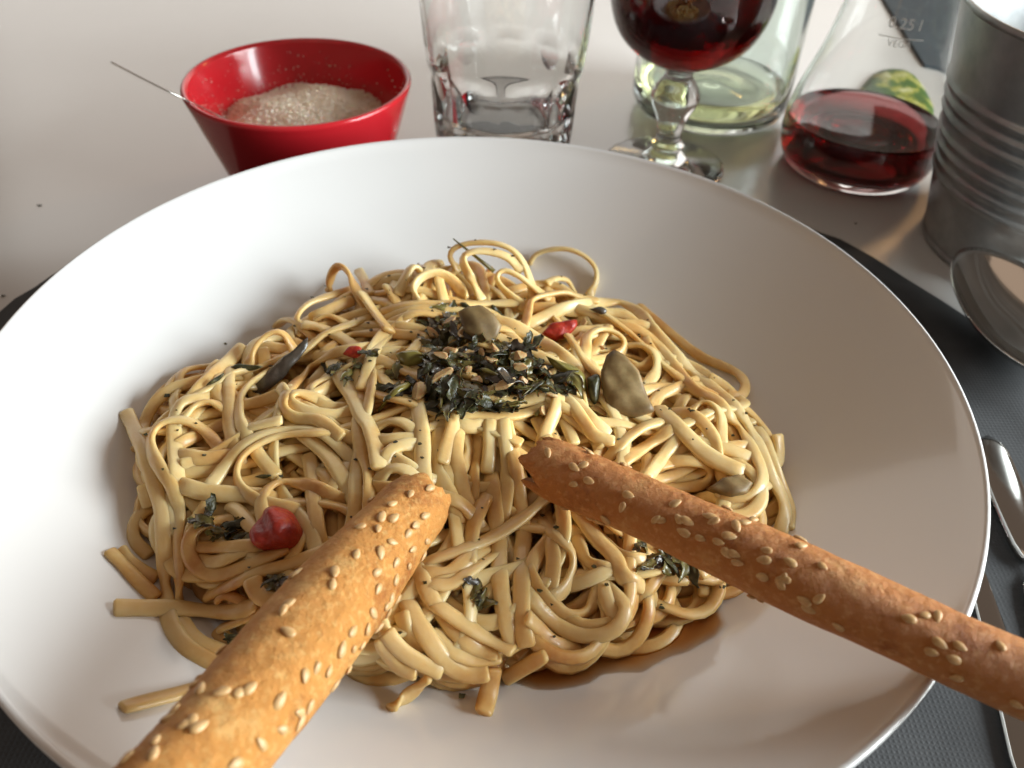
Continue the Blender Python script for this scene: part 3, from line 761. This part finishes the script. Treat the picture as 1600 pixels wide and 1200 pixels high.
for (x, y) in tp(2, (60, 880), (130, 865), (200, 850), (300, 770), (180, 900)): herb_blob(x, y, 12, 8, 3, cl, .75)
cl = empty('herb_cluster', tuple(px_hit(1045, 885)), 'dark herbs trapped under the middle of the slim breadstick', 'herbs')
for (x, y) in tp(6, (760, 1080), (680, 1120), (620, 990), (830, 1130), (900, 1150)): herb_blob(x, y, 16, 10, 4, cl, .9)
cl = empty('herb_cluster', tuple(px_hit(440, 915)), 'dark herbs half hidden behind the thick breadstick near the tomato lump', 'herbs')
for (x, y) in tp(7, (1130, 290), (1200, 310), (900, 640)): herb_blob(x, y, 14, 10, 4, cl, .8)
cl = empty('herb_cluster', tuple(px_hit(735, 935)), 'dark herbs in the hollow between the two breadsticks', 'herbs')
for (x, y) in tp(8, (560, 390), (540, 300), (650, 420)): herb_blob(x, y, 12, 8, 3, cl, .7)
# dry needle sticking out at the back
pa, pb = px_hit(772, 424), None
d_ = rays([(708, 373)])[0]; pb = O+d_*(((pa-O) @ Fv)*1.0)
def rod(name, A, B, r, mt, taper=.3, parent=None):
    A, B = Vector(A), Vector(B); bm = bmesh.new()
    bmesh.ops.create_cone(bm, cap_ends=True, segments=10, radius1=r, radius2=r*taper, depth=(B-A).length,
        matrix=Matrix.Translation((A+B)/2) @ (B-A).to_track_quat('Z', 'Y').to_matrix().to_4x4())
    me = bpy.data.meshes.new(name); bm.to_mesh(me); bm.free(); return link(name, me, mt, parent)
tag(rod('herb_needle', pa, pb, .0009, M['stem']), 'thin brown herb needle poking up through the back pasta loops', 'herb')
# flecks: too many and small to count
V = []; F = []
def fleck(p, s, nz=None):
    b = len(V); a = rng.uniform(0, 6.28); n = int(rng.integers(3, 6))
    for k in range(n):
        q = a+2*math.pi*k/n; r = s*rng.uniform(.5, 1.1)
        V.append((p[0]+r*math.cos(q)*1.4, p[1]+r*math.sin(q), p[2]+.0001+rng.uniform(0, .0003)))
    for k in range(n): V.append((V[b+k][0], V[b+k][1], V[b+k][2]+.0003))
    F.append(tuple(range(b+n, b+2*n))); F.append(tuple(range(b+n-1, b-1, -1)))
    for k in range(n): F.append((b+k, b+(k+1) % n, b+n+(k+1) % n, b+n+k))
for _ in range(190):
    a = rng.uniform(0, 6.28); q = math.sqrt(rng.uniform(0, 1))*.98
    x, y = MX0+q*MAX_*math.cos(a), MY0+q*MAY*math.sin(a)
    fleck((x, y, float(hs(np.array(x), np.array(y)))), rng.uniform(.00025, .0007))
tag(link('herb_flecks', mesh('herb_flecks', V, F), M['herb'], smooth=False), 'tiny dark herb flecks sprinkled over the linguine', 'herbs', kind='stuff')
V2 = [(262, 619, .0011, 'dark herb crumb on the brightly lit bowl wall'), (722, 1089, .0010, 'black herb crumb on the bowl in front of the linguine'), (1127, 918, .0009, 'dark herb crumb on the bowl beside the slim breadstick')]
for x, y, s_, lb in V2:
    V = []; F = []; fleck(px_hit(x, y), s_); tag(link('herb_crumb', mesh('herb_crumb', V, F), M['herb'], smooth=False), lb, 'crumb')
for x, y, lb in ((1337, 350, 'dark crumb on the table between carafe and white bowl'), (5, 463, 'dark crumb on the table by the placemat edge'), (62, 322, 'thin dark crumb on the bare table between red bowl and placemat')):
    V = []; F = []; fleck(at(x, y, 0), .0011); tag(link('table_crumb', mesh('table_crumb', V, F), M['herb'], smooth=False), lb, 'crumb')

# ------------------------------------------------------------------ breadsticks
def breadstick(A, B, over, rA, rB, mt, label, seeds, nextra, seedkey, clus):
    A, B = np.array(A), np.array(B); ax = (B-A)/np.linalg.norm(B-A); L_ = np.linalg.norm(B-A)+over
    A2 = np.cross(ax, [0, 0, 1.0]); A2 /= np.linalg.norm(A2); B2 = np.cross(A2, ax)
    rg = np.random.default_rng(seedkey); n, m = 110, 44; V = []; F = []
    ph = rg.uniform(0, 6.28, 12)
    jag = sm(rg.normal(0, .0022, m), 1); jag2 = sm(rg.normal(0, .0022, m), 1)
    def rad(s, a):
        u = s/L_
        r = rA+(rB-rA)*min(1, s/(L_-over)) 
        r *= 1+.035*math.sin(38*s*1.7+ph[0])+.022*math.sin(95*s+ph[1])+.02*math.sin(2*a+60*s+ph[2])+.012*math.sin(3*a-110*s+ph[3])+.010*math.sin(5*a+190*s+ph[4])+.006*math.sin(9*a+420*s+ph[5])
        e = min(s/.009, 1); r *= .80+.20*math.sqrt(max(0, 1-(1-e)**2))
        return r
    for i in range(n+1):
        s = L_*i/n
        for k in range(m):
            a = 2*math.pi*k/m; r = rad(s, a)*(1+rg.normal(0, .004)); w = max(0, 1-i/5); w2 = max(0, 1-(n-i)/5)
            p = A+ax*(s+jag[k]*w+jag2[k]*w2)+(A2*math.cos(a)+B2*math.sin(a))*r
            p = p+B2*.0012*math.sin(s*40+ph[6])+A2*.0012*math.sin(s*33+ph[7]); V.append(p)
    for i in range(n):
        for k in range(m):
            k2 = (k+1) % m; F.append((i*m+k, i*m+k2, (i+1)*m+k2, (i+1)*m+k))
    me = mesh('crust', V, F)
    root = empty('breadstick', tuple(A), label, 'breadstick')
    V0 = [np.array(v) for v in V]
    # broken ends: recessed airy crumb
    for idx, sg in ((0, 1), (n, -1)):
        ring = V0[idx*m:(idx+1)*m]; c = sum(ring)/m; EV = list(ring); EF = []
        for q, dep in ((.86, .0004), (.72, .0035), (.45, .0055), (.2, .006)):
            for k in range(m): EV.append(c+(ring[k]-c)*q+ax*sg*(dep+rg.normal(0, .0006)))
        for j in range(4):
            for k in range(m):
                k2 = (k+1) % m; f = (j*m+k, j*m+k2, (j+1)*m+k2, (j+1)*m+k); EF.append(f[::-1] if sg > 0 else f)
        EF.append(tuple(range(4*m, 5*m)) if sg > 0 else tuple(range(5*m-1, 4*m-1, -1)))
        link('broken_end', mesh('broken_end', EV, EF), M['crumb'], root)
    link('crust', me, mt, root)
    bm = bmesh.new(); bm.from_mesh(me); bmesh.ops.recalc_face_normals(bm, faces=bm.faces); bm.to_mesh(me); bm.free()
    bv = BVHTree.FromPolygons([tuple(v.co) for v in me.vertices], [tuple(p.vertices) for p in me.polygons])
    place = []
    for x, y in seeds:
        d = rays([(x, y)])[0]; loc, nr, _, _ = bv.ray_cast(Vector(O), Vector(d).normalized())
        if loc is not None and loc.z < O[2]: place.append((loc, nr))
    ctrs = [(rg.uniform(.05, 1)*L_, rg.uniform(0, 6.28)) for _ in range(clus)]
    tries = 0
    while tries < nextra:
        tries += 1
        if rg.random() < .7:
            c = ctrs[rg.integers(len(ctrs))]; s, a = c[0]+rg.normal(0, .006), c[1]+rg.normal(0, .4)
        else: s, a = rg.uniform(.02, .98)*L_, rg.uniform(0, 6.28)
        if not .006 < s < L_-.004: continue
        dr = A2*math.cos(a)+B2*math.sin(a); c = A+ax*s
        if not seeds is None and dr @ (O-c)/np.linalg.norm(O-c) > .25: continue   # the camera side is traced
        loc, nr, _, _ = bv.ray_cast(Vector(c+dr*.04), Vector(-dr))
        if loc is not None: place.append((loc, nr))
    for loc, nr in place:
        if nr.dot(loc-Vector(A+ax*((np.array(loc)-A) @ ax))) < 0: nr = -nr
        o = bpy.data.objects.new('sesame_seed', SEED[rg.integers(len(SEED))]); COL.objects.link(o); o.parent = root
        base = Vector(ax)*rg.choice([1, -1])+Vector(rg.normal(0, .6, 3)); xx = (base-nr*base.dot(nr)).normalized(); yy = nr.cross(xx)
        k = rg.uniform(.82, 1.12); tl = rg.normal(0, .10)
        n2 = (nr+xx*tl).normalized(); x2 = (xx-n2*xx.dot(n2)).normalized(); y2 = n2.cross(x2)
        p = loc+nr*rg.uniform(.00005, .0003)-Vector(A)
        o.matrix_local = Matrix(((x2.x*k, y2.x*k, n2.x*k, p.x), (x2.y*k, y2.y*k, n2.y*k, p.y), (x2.z*k, y2.z*k, n2.z*k, p.z), (0, 0, 0, 1)))
    return root, len(place)
def seed_mesh(v):
    bm = bmesh.new(); bmesh.ops.create_uvsphere(bm, u_segments=10, v_segments=7, radius=1)
    for q in bm.verts:
        x, y, z = q.co.z, q.co.x, q.co.y
        w = 1-.34*x*(1 if x > 0 else .45)
        q.co = Vector((x*.00165*(1+.06*v), y*.00100*w, z*.00055*w))
    me = bpy.data.meshes.new('sesame_seed'); bm.to_mesh(me); bm.free(); me.materials.append(M['seed'])
    me.polygons.foreach_set('use_smooth', [True]*len(me.polygons)); return me
SEED = [seed_mesh(v) for v in (-1, 0, 1)]
def cp(o, k, pts): return [(o[0]+x/k, o[1]+y/k) for x, y in pts]
SL = cp((150, 750), 2.6667, [(1310, 60), (1390, 35), (1235, 100), (1190, 155), (1240, 160), (1175, 205), (1100, 195), (1330, 190), (1300, 225), (1370, 150), (1235, 260), (1380, 255), (1185, 305), (1085, 310), (1250, 345), (1305, 360), (1170, 385), (1250, 415), (1300, 430), (1335, 410), (995, 385), (985, 435), (1175, 455), (1230, 500), (1255, 500), (1215, 525), (1295, 510), (1220, 560), (1155, 555), (805, 515), (780, 545), (800, 635), (1130, 620), (1180, 615), (1160, 650), (1070, 630), (1110, 690), (1025, 705), (1075, 705), (1145, 725), (1050, 790), (1090, 790), (920, 785), (970, 795), (870, 815), (995, 855), (985, 910), (640, 870), (525, 885), (600, 885), (765, 920), (890, 945), (850, 970), (850, 1010), (885, 1030), (775, 1040), (930, 1020), (690, 1100), (400, 1010), (430, 1030), (370, 1020), (250, 1080), (300, 990), (325, 965), (130, 1160), (580, 1185), (780, 1150), (240, 1140), (1320, 290), (1240, 600), (980, 950), (1395, 355), (435, 870)])
SR = cp((650, 650), 2.6667, [(550, 155), (660, 215), (695, 205), (720, 270), (725, 155), (655, 285), (885, 330), (860, 380), (985, 215), (1070, 265), (1080, 365), (1000, 430), (1018, 436), (1095, 430), (1130, 440), (1115, 485), (1185, 510), (1225, 420), (1240, 440), (1335, 460), (1405, 432), (1260, 525), (1295, 570), (1325, 575), (1340, 610), (1305, 500), (1370, 445), (1460, 560), (1450, 600), (1440, 670), (1535, 680), (1520, 700), (1560, 610), (790, 430)]) + \
     cp((1200, 800), 3, [(75, 310), (60, 335), (170, 415), (240, 405), (190, 455), (330, 535), (255, 255), (155, 160), (250, 157), (150, 128), (660, 500), (735, 485), (795, 490), (805, 615), (765, 655), (870, 690), (885, 775), (1165, 900), (845, 425), (1050, 490), (1150, 545), (1090, 630), (900, 630)])
a_, b_ = at(668, 780, .0535), at(262, 1246, .0690)
_, n1 = breadstick(a_, b_, .05, .0096, .0118, M['crustA'], 'thick golden sesame breadstick, the fatter of the two on the linguine', SL, 150, 21, 12)
a_, b_ = at(838, 722, .0535), at(1500, 1012, .0650)
_, n2 = breadstick(a_, b_, .06, .0083, .0080, M['crustB'], 'slim reddish brown sesame breadstick resting over the bowl rim towards the knife', SR, 110, 22, 10)
print('SEEDS', n1, n2)

# ------------------------------------------------------------------ red bowl with grated cheese
RB = (-.1, .2)
prof = prof_spline([(0, .0065), (.022, .0065), (.033, .008), (.0385, .0145), (.0450, .033), (.0515, .0545), (.0528, .0576)], 6)
prof += [(.0536, .0584), (.0548, .0584), (.0556, .0574)]
prof += prof_spline([(.0554, .056), (.0485, .034), (.0415, .012), (.0395, .005), (.0370, .0008), (.0355, .0001)], 5)+[(.0325, .0001), (.032, .0018), (0, .0018)]
tag(link('cheese_bowl', lathe('cheese_bowl', prof, 128, RB), M['red']), 'small shiny red bowl of grated cheese behind the pasta bowl', 'bowl')
V = []; F = []
def crumb_at(p, s):
    b = len(V); q = rng.normal(size=(4, 3)); q /= np.linalg.norm(q, axis=1)[:, None]; q = q*np.array([1.6, .8, .8])*s
    a = rng.uniform(0, 6.28); R_ = np.array([[math.cos(a), -math.sin(a), 0], [math.sin(a), math.cos(a), 0], [0, 0, 1]])
    for v in q: V.append(p+R_ @ v)
    F.extend([(b, b+1, b+2), (b, b+2, b+3), (b, b+3, b+1), (b+1, b+3, b+2)])
def ch(x, y):   # cheese heap height
    r = math.hypot(x-RB[0]-.002, y-RB[1]-.004)
    return .0330+.0125*max(0, 1-(r/.0455)**2)+.0018*math.sin(130*x+1)*math.sin(150*y)
# solid heap under the crumbs
n, m = 60, 14; HV = []; HF = []
for j in range(n):
    a = 2*math.pi*j/n
    for i in range(m+1):
        r = .0450*i/m; x, y = RB[0]+r*math.cos(a), RB[1]+r*math.sin(a)
        HV.append((x, y, ch(x, y)-.0006))
b = len(HV)
for j in range(n):
    a = 2*math.pi*j/n; HV.append((RB[0]+.036*math.cos(a), RB[1]+.036*math.sin(a), .0155))
for j in range(n):
    k = (j+1) % n
    for i in range(m): HF.append((j*(m+1)+i, j*(m+1)+i+1, k*(m+1)+i+1, k*(m+1)+i))
    HF.append((j*(m+1)+m, b+j, b+k, k*(m+1)+m))
HF.append(tuple(range(b+n-1, b-1, -1)))
for _ in range(7000):
    a = rng.uniform(0, 6.28); r = .0455*math.sqrt(rng.uniform(0, 1)); x, y = RB[0]+r*math.cos(a), RB[1]+r*math.sin(a)
    crumb_at(np.array([x, y, ch(x, y)+rng.uniform(-.0004, .0011)]), rng.uniform(.0004, .0011))
for _ in range(420):   # crumbs clinging to the inside wall
    a = rng.choice([rng.uniform(1.2, 4.2), rng.uniform(0, 6.28)]); z = .034+.019*rng.uniform(0, 1)**2
    rr = np.interp(z, [.0145, .033, .0545], [.0385, .0450, .0515])-.0005
    crumb_at(np.array([RB[0]+rr*math.cos(a), RB[1]+rr*math.sin(a), z]), rng.uniform(.0002, .0007))
off = len(HV); F2 = HF+[tuple(i+off for i in f) for f in F]
ce = link('grated_cheese', mesh('grated_cheese', HV+[tuple(v) for v in V], F2), M['cheese'], smooth=False)
tag(ce, 'heap of fine pale grated cheese in the red bowl', 'cheese', kind='stuff')
# spoon standing in the cheese, seen edge-on
sp = empty('cheese_spoon', tuple(at(372, 196, .04)), 'thin steel spoon handle sticking out of the red cheese bowl', 'spoon')
P = spline([at(372, 197, .0405), at(330, 176, .0505), at(272, 148, .0632), at(220, 122, .0710), at(174, 98, .0765)], 10)
V = []; F = []
vdir = at(272, 148, .0632)-O; vdir /= np.linalg.norm(vdir)
T = np.gradient(P, axis=0); T /= np.linalg.norm(T, axis=1)[:, None]
Bv = np.cross(T, vdir); Bv /= np.linalg.norm(Bv, axis=1)[:, None]
for i, p in enumerate(P):
    u = i/(len(P)-1); w = .0020+.0022*u**2; h = .0005
    for k in range(12):
        a = 2*math.pi*k/12; V.append(p+vdir*w*math.cos(a)+Bv[i]*h*math.sin(a))
for i in range(len(P)-1):
    for k in range(12): F.append((i*12+k, (i+1)*12+k, (i+1)*12+(k+1) % 12, i*12+(k+1) % 12))
F.append(tuple(range(12))); F.append(tuple(range(len(P)*12-1, len(P)*12-13, -1)))
me = mesh('handle', V, F); bm = bmesh.new(); bm.from_mesh(me); bmesh.ops.recalc_face_normals(bm, faces=bm.faces); bm.to_mesh(me); bm.free()
link('handle', me, M['steel'], sp)

# ------------------------------------------------------------------ water tumbler
TC = (.0015, .2255); NF = 9
op = prof_spline([(.0300, .0), (.0335, .0012), (.0350, .006), (.0375, .03), (.0400, .055), (.0425, .085), (.0438, .110), (.0440, .118)], 7)
ip = [(.0436, .1192), (.0426, .1192)]+prof_spline([(.0418, .118), (.0405, .088), (.0372, .056), (.0340, .032), (.0318, .0195), (.0285, .0158), (.018, .0145), (0, .0142)], 6)
def facet(r, z, a, i):
    if i >= len(op) or z < .0008: return r
    l = (a+.20) % (2*math.pi/NF)-math.pi/NF
    flat = (.0352+.040*z)*math.cos(math.pi/NF)/math.cos(l)+.0012+max(0, z-.058)*.9
    return min(r, flat)
tag(link('tumbler', lathe('tumbler', op+ip+[(0, .0)], 252, TC, True, facet), M['glass']), 'clear faceted glass tumbler with a thick base', 'glass')

twp = [(0, .0385), (.03, .0385), (.0340, .0385), (.0351, .0385), (.0347, .0360)]+[(r+.0002 if r else 0, z-.0001) for r, z in ((.0340, .032), (.0318, .0195), (.0285, .0158), (.018, .0145), (0, .0142))]
M['water'] = mat('water', (1, 1, 1), 0, Transmission_Weight=1.0, IOR=1.33)
wt = tag(link('clear_drink', lathe('clear_drink', twp, 120, TC), M['water']), 'still water in the faceted tumbler', 'water')
# ------------------------------------------------------------------ wine glass
WC = (.094, .240)
ow = prof_spline([(.0325, 0), (.0335, .0006), (.0332, .0014), (.024, .0030), (.0125, .0062), (.0082, .0105), (.0094, .0135), (.0072, .0165), (.0070, .021), (.0085, .028), (.0128, .038), (.0132, .0425), (.0098, .049), (.0075, .0525), (.0088, .0555), (.0150, .0590), (.0260, .0650), (.0350, .0740), (.0402, .0860), (.0415, .0980), (.0400, .115), (.0365, .135), (.0335, .150)], 5)
iw = [(.0331, .1504), (.0326, .1502)]+prof_spline([(.0323, .149), (.0353, .134), (.0388, .1145), (.0402, .098), (.0389, .087), (.0337, .0757), (.0250, .0672), (.0140, .0618), (0, .0602)], 5)
wg = empty('wine_glass', (*WC, 0), 'stemmed glass of dark red wine with a knobbed stem', 'wine glass')
tag(wg)
link('glass_body', lathe('glass_body', ow+iw+[(0, 0)], 120, WC), M['glass'], wg)
def fill(name, prof, zt, c, mt, parent=None, grow=.00025):
    P = [(max(r+grow, 0), z-grow*.5) for r, z in prof if z < zt-.0004]
    P = sorted(P, key=lambda q: -q[1])
    rt = float(np.interp(zt, [p[1] for p in sorted(prof, key=lambda q: q[1])], [p[0] for p in sorted(prof, key=lambda q: q[1])]))+grow
    pr = [(0, zt), (rt*.5, zt), (rt-.0012, zt), (rt-.0003, zt+.0004)]+P
    pr[-1] = (0, pr[-1][1])
    return link(name, lathe(name, pr, 120, c, True), mt, parent)
wn = fill('red_wine', [p for p in iw[2:]], .118, WC, M['wine'])
tag(wn, 'dark red wine filling the stemmed glass', 'wine')

# ------------------------------------------------------------------ pale bottle with a little white wine
BC = (.131, .322)
ob = prof_spline([(.036, .0), (.0445, .0015), (.0485, .007), (.0495, .016), (.0492, .06), (.0490, .15), (.0470, .185), (.030, .225), (.0165, .255), (.0150, .30)], 6)
ib = [(.0145, .3008), (.0120, .3005)]+prof_spline([(.0118, .299), (.0132, .256), (.0265, .224), (.0437, .183), (.0458, .15), (.0460, .06), (.0460, .018), (.0415, .0075), (.030, .0055), (.016, .0085), (0, .0115)], 6)
tag(link('glass_bottle', lathe('glass_bottle', ob+ib+[(0, .006), (.02, .002), (.032, .0002)], 120, BC), M['greenglass']), 'large pale green glass bottle standing behind the wine glass', 'bottle')
lw = [(.0460, .022), (.0460, .018), (.0415, .0075), (.030, .0055), (.016, .0085), (0, .0115)]
lq = lathe('white_wine', [(0, .0195), (.03, .0195), (.0450, .0195), (.0461, .0199), (.0462, .018)]+[(r+.0002 if r else 0, z-.0001) for r, z in lw[2:]], 120, BC)
tag(link('white_wine', lq, M['whitewine']), 'shallow pale yellow wine left in the big bottle', 'wine')

# ------------------------------------------------------------------ small carafe with red wine and its etched mark
CC = (.2045, .2495)
cpz = [(.0345, 0), (.0385, .0022), (.0425, .010), (.0440, .020), (.0425, .034), (.0385, .049), (.0335, .066), (.0300, .084), (.0275, .104), (.0262, .125), (.0275, .145), (.0320, .160)]
oc = prof_spline(cpz, 6)
ic = [(.0316, .1608), (.0306, .1606)]+prof_spline([(.0303, .159), (.0259, .1445), (.0246, .125), (.0259, .104), (.0284, .084), (.0319, .066), (.0370, .049), (.0409, .034), (.0423, .0205), (.0405, .0115), (.034, .0062), (.018, .0056), (0, .0054)], 6)
ca = empty('wine_carafe', (*CC, 0), 'small clear waisted carafe with red wine and etched quarter litre mark', 'carafe')
link('glass_body', lathe('glass_body', oc+ic+[(0, .0016), (.030, .0014), (.0325, 0)], 120, CC), M['glass'], ca)
cw = fill('carafe_wine', [p for p in ic[2:]], .0285, CC, M['wine']); tag(cw, 'red wine in the bottom of the small carafe', 'wine')
def etched(txt, size, zc, name):
    cu = bpy.data.curves.new(name, 'FONT'); cu.body = txt; cu.size = size; cu.align_x = 'CENTER'; cu.align_y = 'CENTER'
    tmp = bpy.data.objects.new(name, cu); COL.objects.link(tmp)
    dg = bpy.context.evaluated_depsgraph_get(); me = bpy.data.meshes.new_from_object(tmp.evaluated_get(dg)); bpy.data.objects.remove(tmp)
    bm = bmesh.new(); bm.from_mesh(me); bmesh.ops.triangulate(bm, faces=bm.faces); bmesh.ops.subdivide_edges(bm, edges=[e for e in bm.edges if e.calc_length() > .002], cuts=2)
    a0 = math.atan2(O[1]-CC[1], O[0]-CC[0])+.12
    zs = [p[1] for p in oc]; rs = [p[0] for p in oc]
    for v in bm.verts:
        z = zc+v.co.y; r = float(np.interp(z, zs, rs))+.00012; a = a0+v.co.x/r
        v.co = Vector((CC[0]+r*math.cos(a), CC[1]+r*math.sin(a), z))
    bm.to_mesh(me); bm.free(); me.name = name
    return link(name, me, M['etch'], ca, smooth=False)
etched('0,25 l', .0072, .0885, 'etched_volume')
etched('\u2014\u2014\u2014', .0072, .0825, 'etched_line')
etched('VEGA', 0.0046, .0795, 'etched_name')

# green printed packet behind the carafe
gp = [at(*q)[:2] for q in ((1300, 186), (1340, 140), (1372, 112), (1425, 113), (1462, 150), (1470, 186), (1390, 205))]
gp = np.array(gp); c = gp.mean(0); V = []; F = []; n = len(gp)*4
G = resample(np.vstack([spline(np.vstack([gp, gp[:1]]), 4)]), .0001); G = G[np.linspace(0, len(G)-1, n+1).astype(int)][:-1]
for q, z in ((1, .0), (1, .0006), (.93, .0022), (.7, .0045), (.35, .0055)):
    for g in G: V.append((*(c+(g-c)*q), z+.0003+(.0004*math.sin(60*g[0]*100) if q < .9 else 0)))
V.append((*c, .0058))
for k in range(4):
    for i in range(n): F.append((k*n+i, k*n+(i+1) % n, (k+1)*n+(i+1) % n, (k+1)*n+i))
for i in range(n): F.append((4*n+i, 4*n+(i+1) % n, 5*n))
F.append(tuple(range(n-1, -1, -1)))
tag(link('printed_packet', mesh('printed_packet', V, F), M['packet']), 'small green and yellow printed packet lying behind the carafe', 'packet')

# ------------------------------------------------------------------ ribbed zinc pot
ZC = (.2735, .166)
pz = [(0, .001), (.046, .001), (.0478, .0), (.0520, .0), (.0530, .0012), (.0532, .003), (.0522, .0042)]
for z in np.linspace(.0045, .112, 150):
    r = .0520+.205*z
    for zc in (.036, .0425, .049, .0555, .0645, .071, .0775): r += .0011*math.exp(-((z-zc)/.0015)**2)
    pz.append((r, float(z)))
rt = pz[-1][0]
pz += [(rt+.0012, .1126), (rt+.0016, .1138), (rt+.0010, .1150), (rt-.0004, .1148), (rt-.0010, .1138)]
pz += [(r-.0009, z) for r, z in reversed(pz[7:157])]+[(.0505, .0020), (0, .0020)]
tag(link('zinc_pot', lathe('zinc_pot', pz, 160, ZC), M['zinc']), 'grey ribbed zinc pot standing beside the carafe', 'pot')

# ------------------------------------------------------------------ cutlery on the mat
MT = .0022
def strip(name, P, Wd, Th, mt, parent, zc=0):
    """flat bar along P with half widths/thicknesses per point"""
    P = np.asarray(P, float); V = []; F = []; n = len(P)
    e = np.sqrt(np.clip(1-(1-np.minimum(np.arange(n), np.arange(n)[::-1])/2.0).clip(0, 1)**2, .03, 1)); Wd = np.asarray(Wd)*e; Th = np.asarray(Th)*e**.5
    T = np.gradient(P, axis=0); T /= np.linalg.norm(T, axis=1)[:, None]
    for i in range(n):
        B = np.cross(T[i], [0, 0, 1.0]); B /= np.linalg.norm(B); N = np.cross(B, T[i])
        for k in range(16):
            a = 2*math.pi*k/16; cx = math.copysign(abs(math.cos(a))**.6, math.cos(a)); sx = math.copysign(abs(math.sin(a))**.8, math.sin(a))
            V.append(P[i]+B*Wd[i]*cx+N*Th[i]*sx)
    for i in range(n-1):
        for k in range(16): F.append((i*16+k, (i+1)*16+k, (i+1)*16+(k+1) % 16, i*16+(k+1) % 16))
    F.append(tuple(range(16))); F.append(tuple(range(n*16-1, n*16-17, -1)))
    me = mesh(name, V, F); bm = bmesh.new(); bm.from_mesh(me); bmesh.ops.recalc_face_normals(bm, faces=bm.faces); bm.to_mesh(me); bm.free()
    return link(name, me, mt, parent)
# spoon, bowl up
SC = at(1590, 505, .012)[:2]; sa_ = math.radians(98)     # axis pointing to the tip
spn = empty('table_spoon', (SC[0], SC[1], MT), 'shiny steel tablespoon lying bowl up beside the zinc pot', 'spoon')
ex = np.array([math.cos(sa_), math.sin(sa_)]); ey = np.array([-ex[1], ex[0]])
n, m = 64, 16; V = []; F = []
LA, LB, DP, TH = .0450, .0270, .0145, .0012
def spz(q): return -DP*(1-q**2.4)
for s_ in (1, -1):
    for i in range(m+1):
        q = i/m
        for j in range(n):
            a = 2*math.pi*j/n; ca_, sn = math.cos(a), math.sin(a)
            wl = LB*(1-.16*ca_*q)
            p = SC+ex*LA*q*ca_*(1-(0 if s_ > 0 else .01))+ey*wl*q*sn
            V.append((p[0], p[1], MT+DP+TH+.0002+spz(q)-(0 if s_ > 0 else TH)+.0030*max(0, ca_*q)**2*0+(.0018*(q*ca_) if True else 0)+.0018))
off = (m+1)*n
for b_, s_ in ((0, 1), (off, -1)):
    for i in range(m):
        for j in range(n):
            k = (j+1) % n; f = (b_+i*n+j, b_+(i+1)*n+j, b_+(i+1)*n+k, b_+i*n+k); F.append(f if s_ > 0 else f[::-1])
for j in range(n):
    k = (j+1) % n; F.append((m*n+j, off+m*n+j, off+m*n+k, m*n+k))
me = mesh('bowl', V, F); bm = bmesh.new(); bm.from_mesh(me); bmesh.ops.remove_doubles(bm, verts=bm.verts, dist=1e-7); bmesh.ops.recalc_face_normals(bm, faces=bm.faces); bm.to_mesh(me); bm.free()
link('bowl', me, M['steel'], spn)
hp = spline([(*(SC-ex*.044), MT+.0146), (*(SC-ex*.054), MT+.0160), (*(SC-ex*.085), MT+.011), (*(SC-ex*.12), MT+.005), (*(SC-ex*.165), MT+.0022)], 8)
u = np.linspace(0, 1, len(hp)); strip('handle', hp, .0035+.0045*u**1.5, np.full(len(hp), .0011), M['steel'], spn)
# knife and fork beside the bowl, partly under its rim
k0 = at(1537, 690, MT)[:2]; kd = at(1606, 880, MT)[:2]-k0; kd /= np.linalg.norm(kd)
kn = empty('table_knife', (.190, -.002, MT), 'polished steel knife lying beside the white bowl on the mat', 'knife')
hp = np.array([(*(k0+kd*s), MT+.0026) for s in np.linspace(0, .060, 16)]); u = np.linspace(0, 1, 16)
strip('handle', hp, .0042+.0026*np.sin(np.pi*np.clip(u*.9+.1, 0, 1))**.8, np.full(16, .0022), M['steel'], kn)
hp = np.array([(*(k0+kd*q), MT+.0016) for q in np.linspace(.0595, .150, 14)]); u = np.linspace(0, 1, 14)
strip('blade', hp, .0048+.0030*np.sin(np.pi*u**.8), np.full(14, .0009), M['steel'], kn)

fk = empty('table_fork', (*at(1546, 952, MT)[:2], MT), 'steel fork lying mostly under the white bowl rim', 'fork')
fd = kd; f0 = at(1534, 945, MT)[:2]-fd*.022
hp = np.array([(*(f0+fd*q), MT+.0018) for q in np.linspace(0, .085, 14)]); u = np.linspace(0, 1, 14)
strip('handle', hp, .0030+.0040*u**1.3, np.full(14, .0012), M['steel'], fk)
fn = np.array([-fd[1], fd[0]])
hp = np.array([(*(f0-fd*q), MT+.0018) for q in np.linspace(-.001, .028, 10)])
strip('head', hp, np.interp(np.linspace(0, 1, 10), [0, .35, 1], [.003, .009, .0108]), np.full(10, .0011), M['steel'], fk)
for q in (-.0078, -.0026, .0026, .0078):
    strip('tine', np.array([(*(f0-fd*(.026+w_)+fn*q), MT+.0018) for w_ in np.linspace(0, .038, 8)]), np.linspace(.0016, .0008, 8), np.full(8, .0009), M['steel'], fk)

for o in list(COL.objects):
    if o.parent is None and o.name.split('.')[0] in ('tumbler', 'clear_drink', 'wine_glass', 'red_wine', 'glass_bottle', 'white_wine', 'wine_carafe', 'carafe_wine', 'zinc_pot', 'cheese_bowl', 'grated_cheese', 'cheese_spoon'):
        o.location.z += .0003
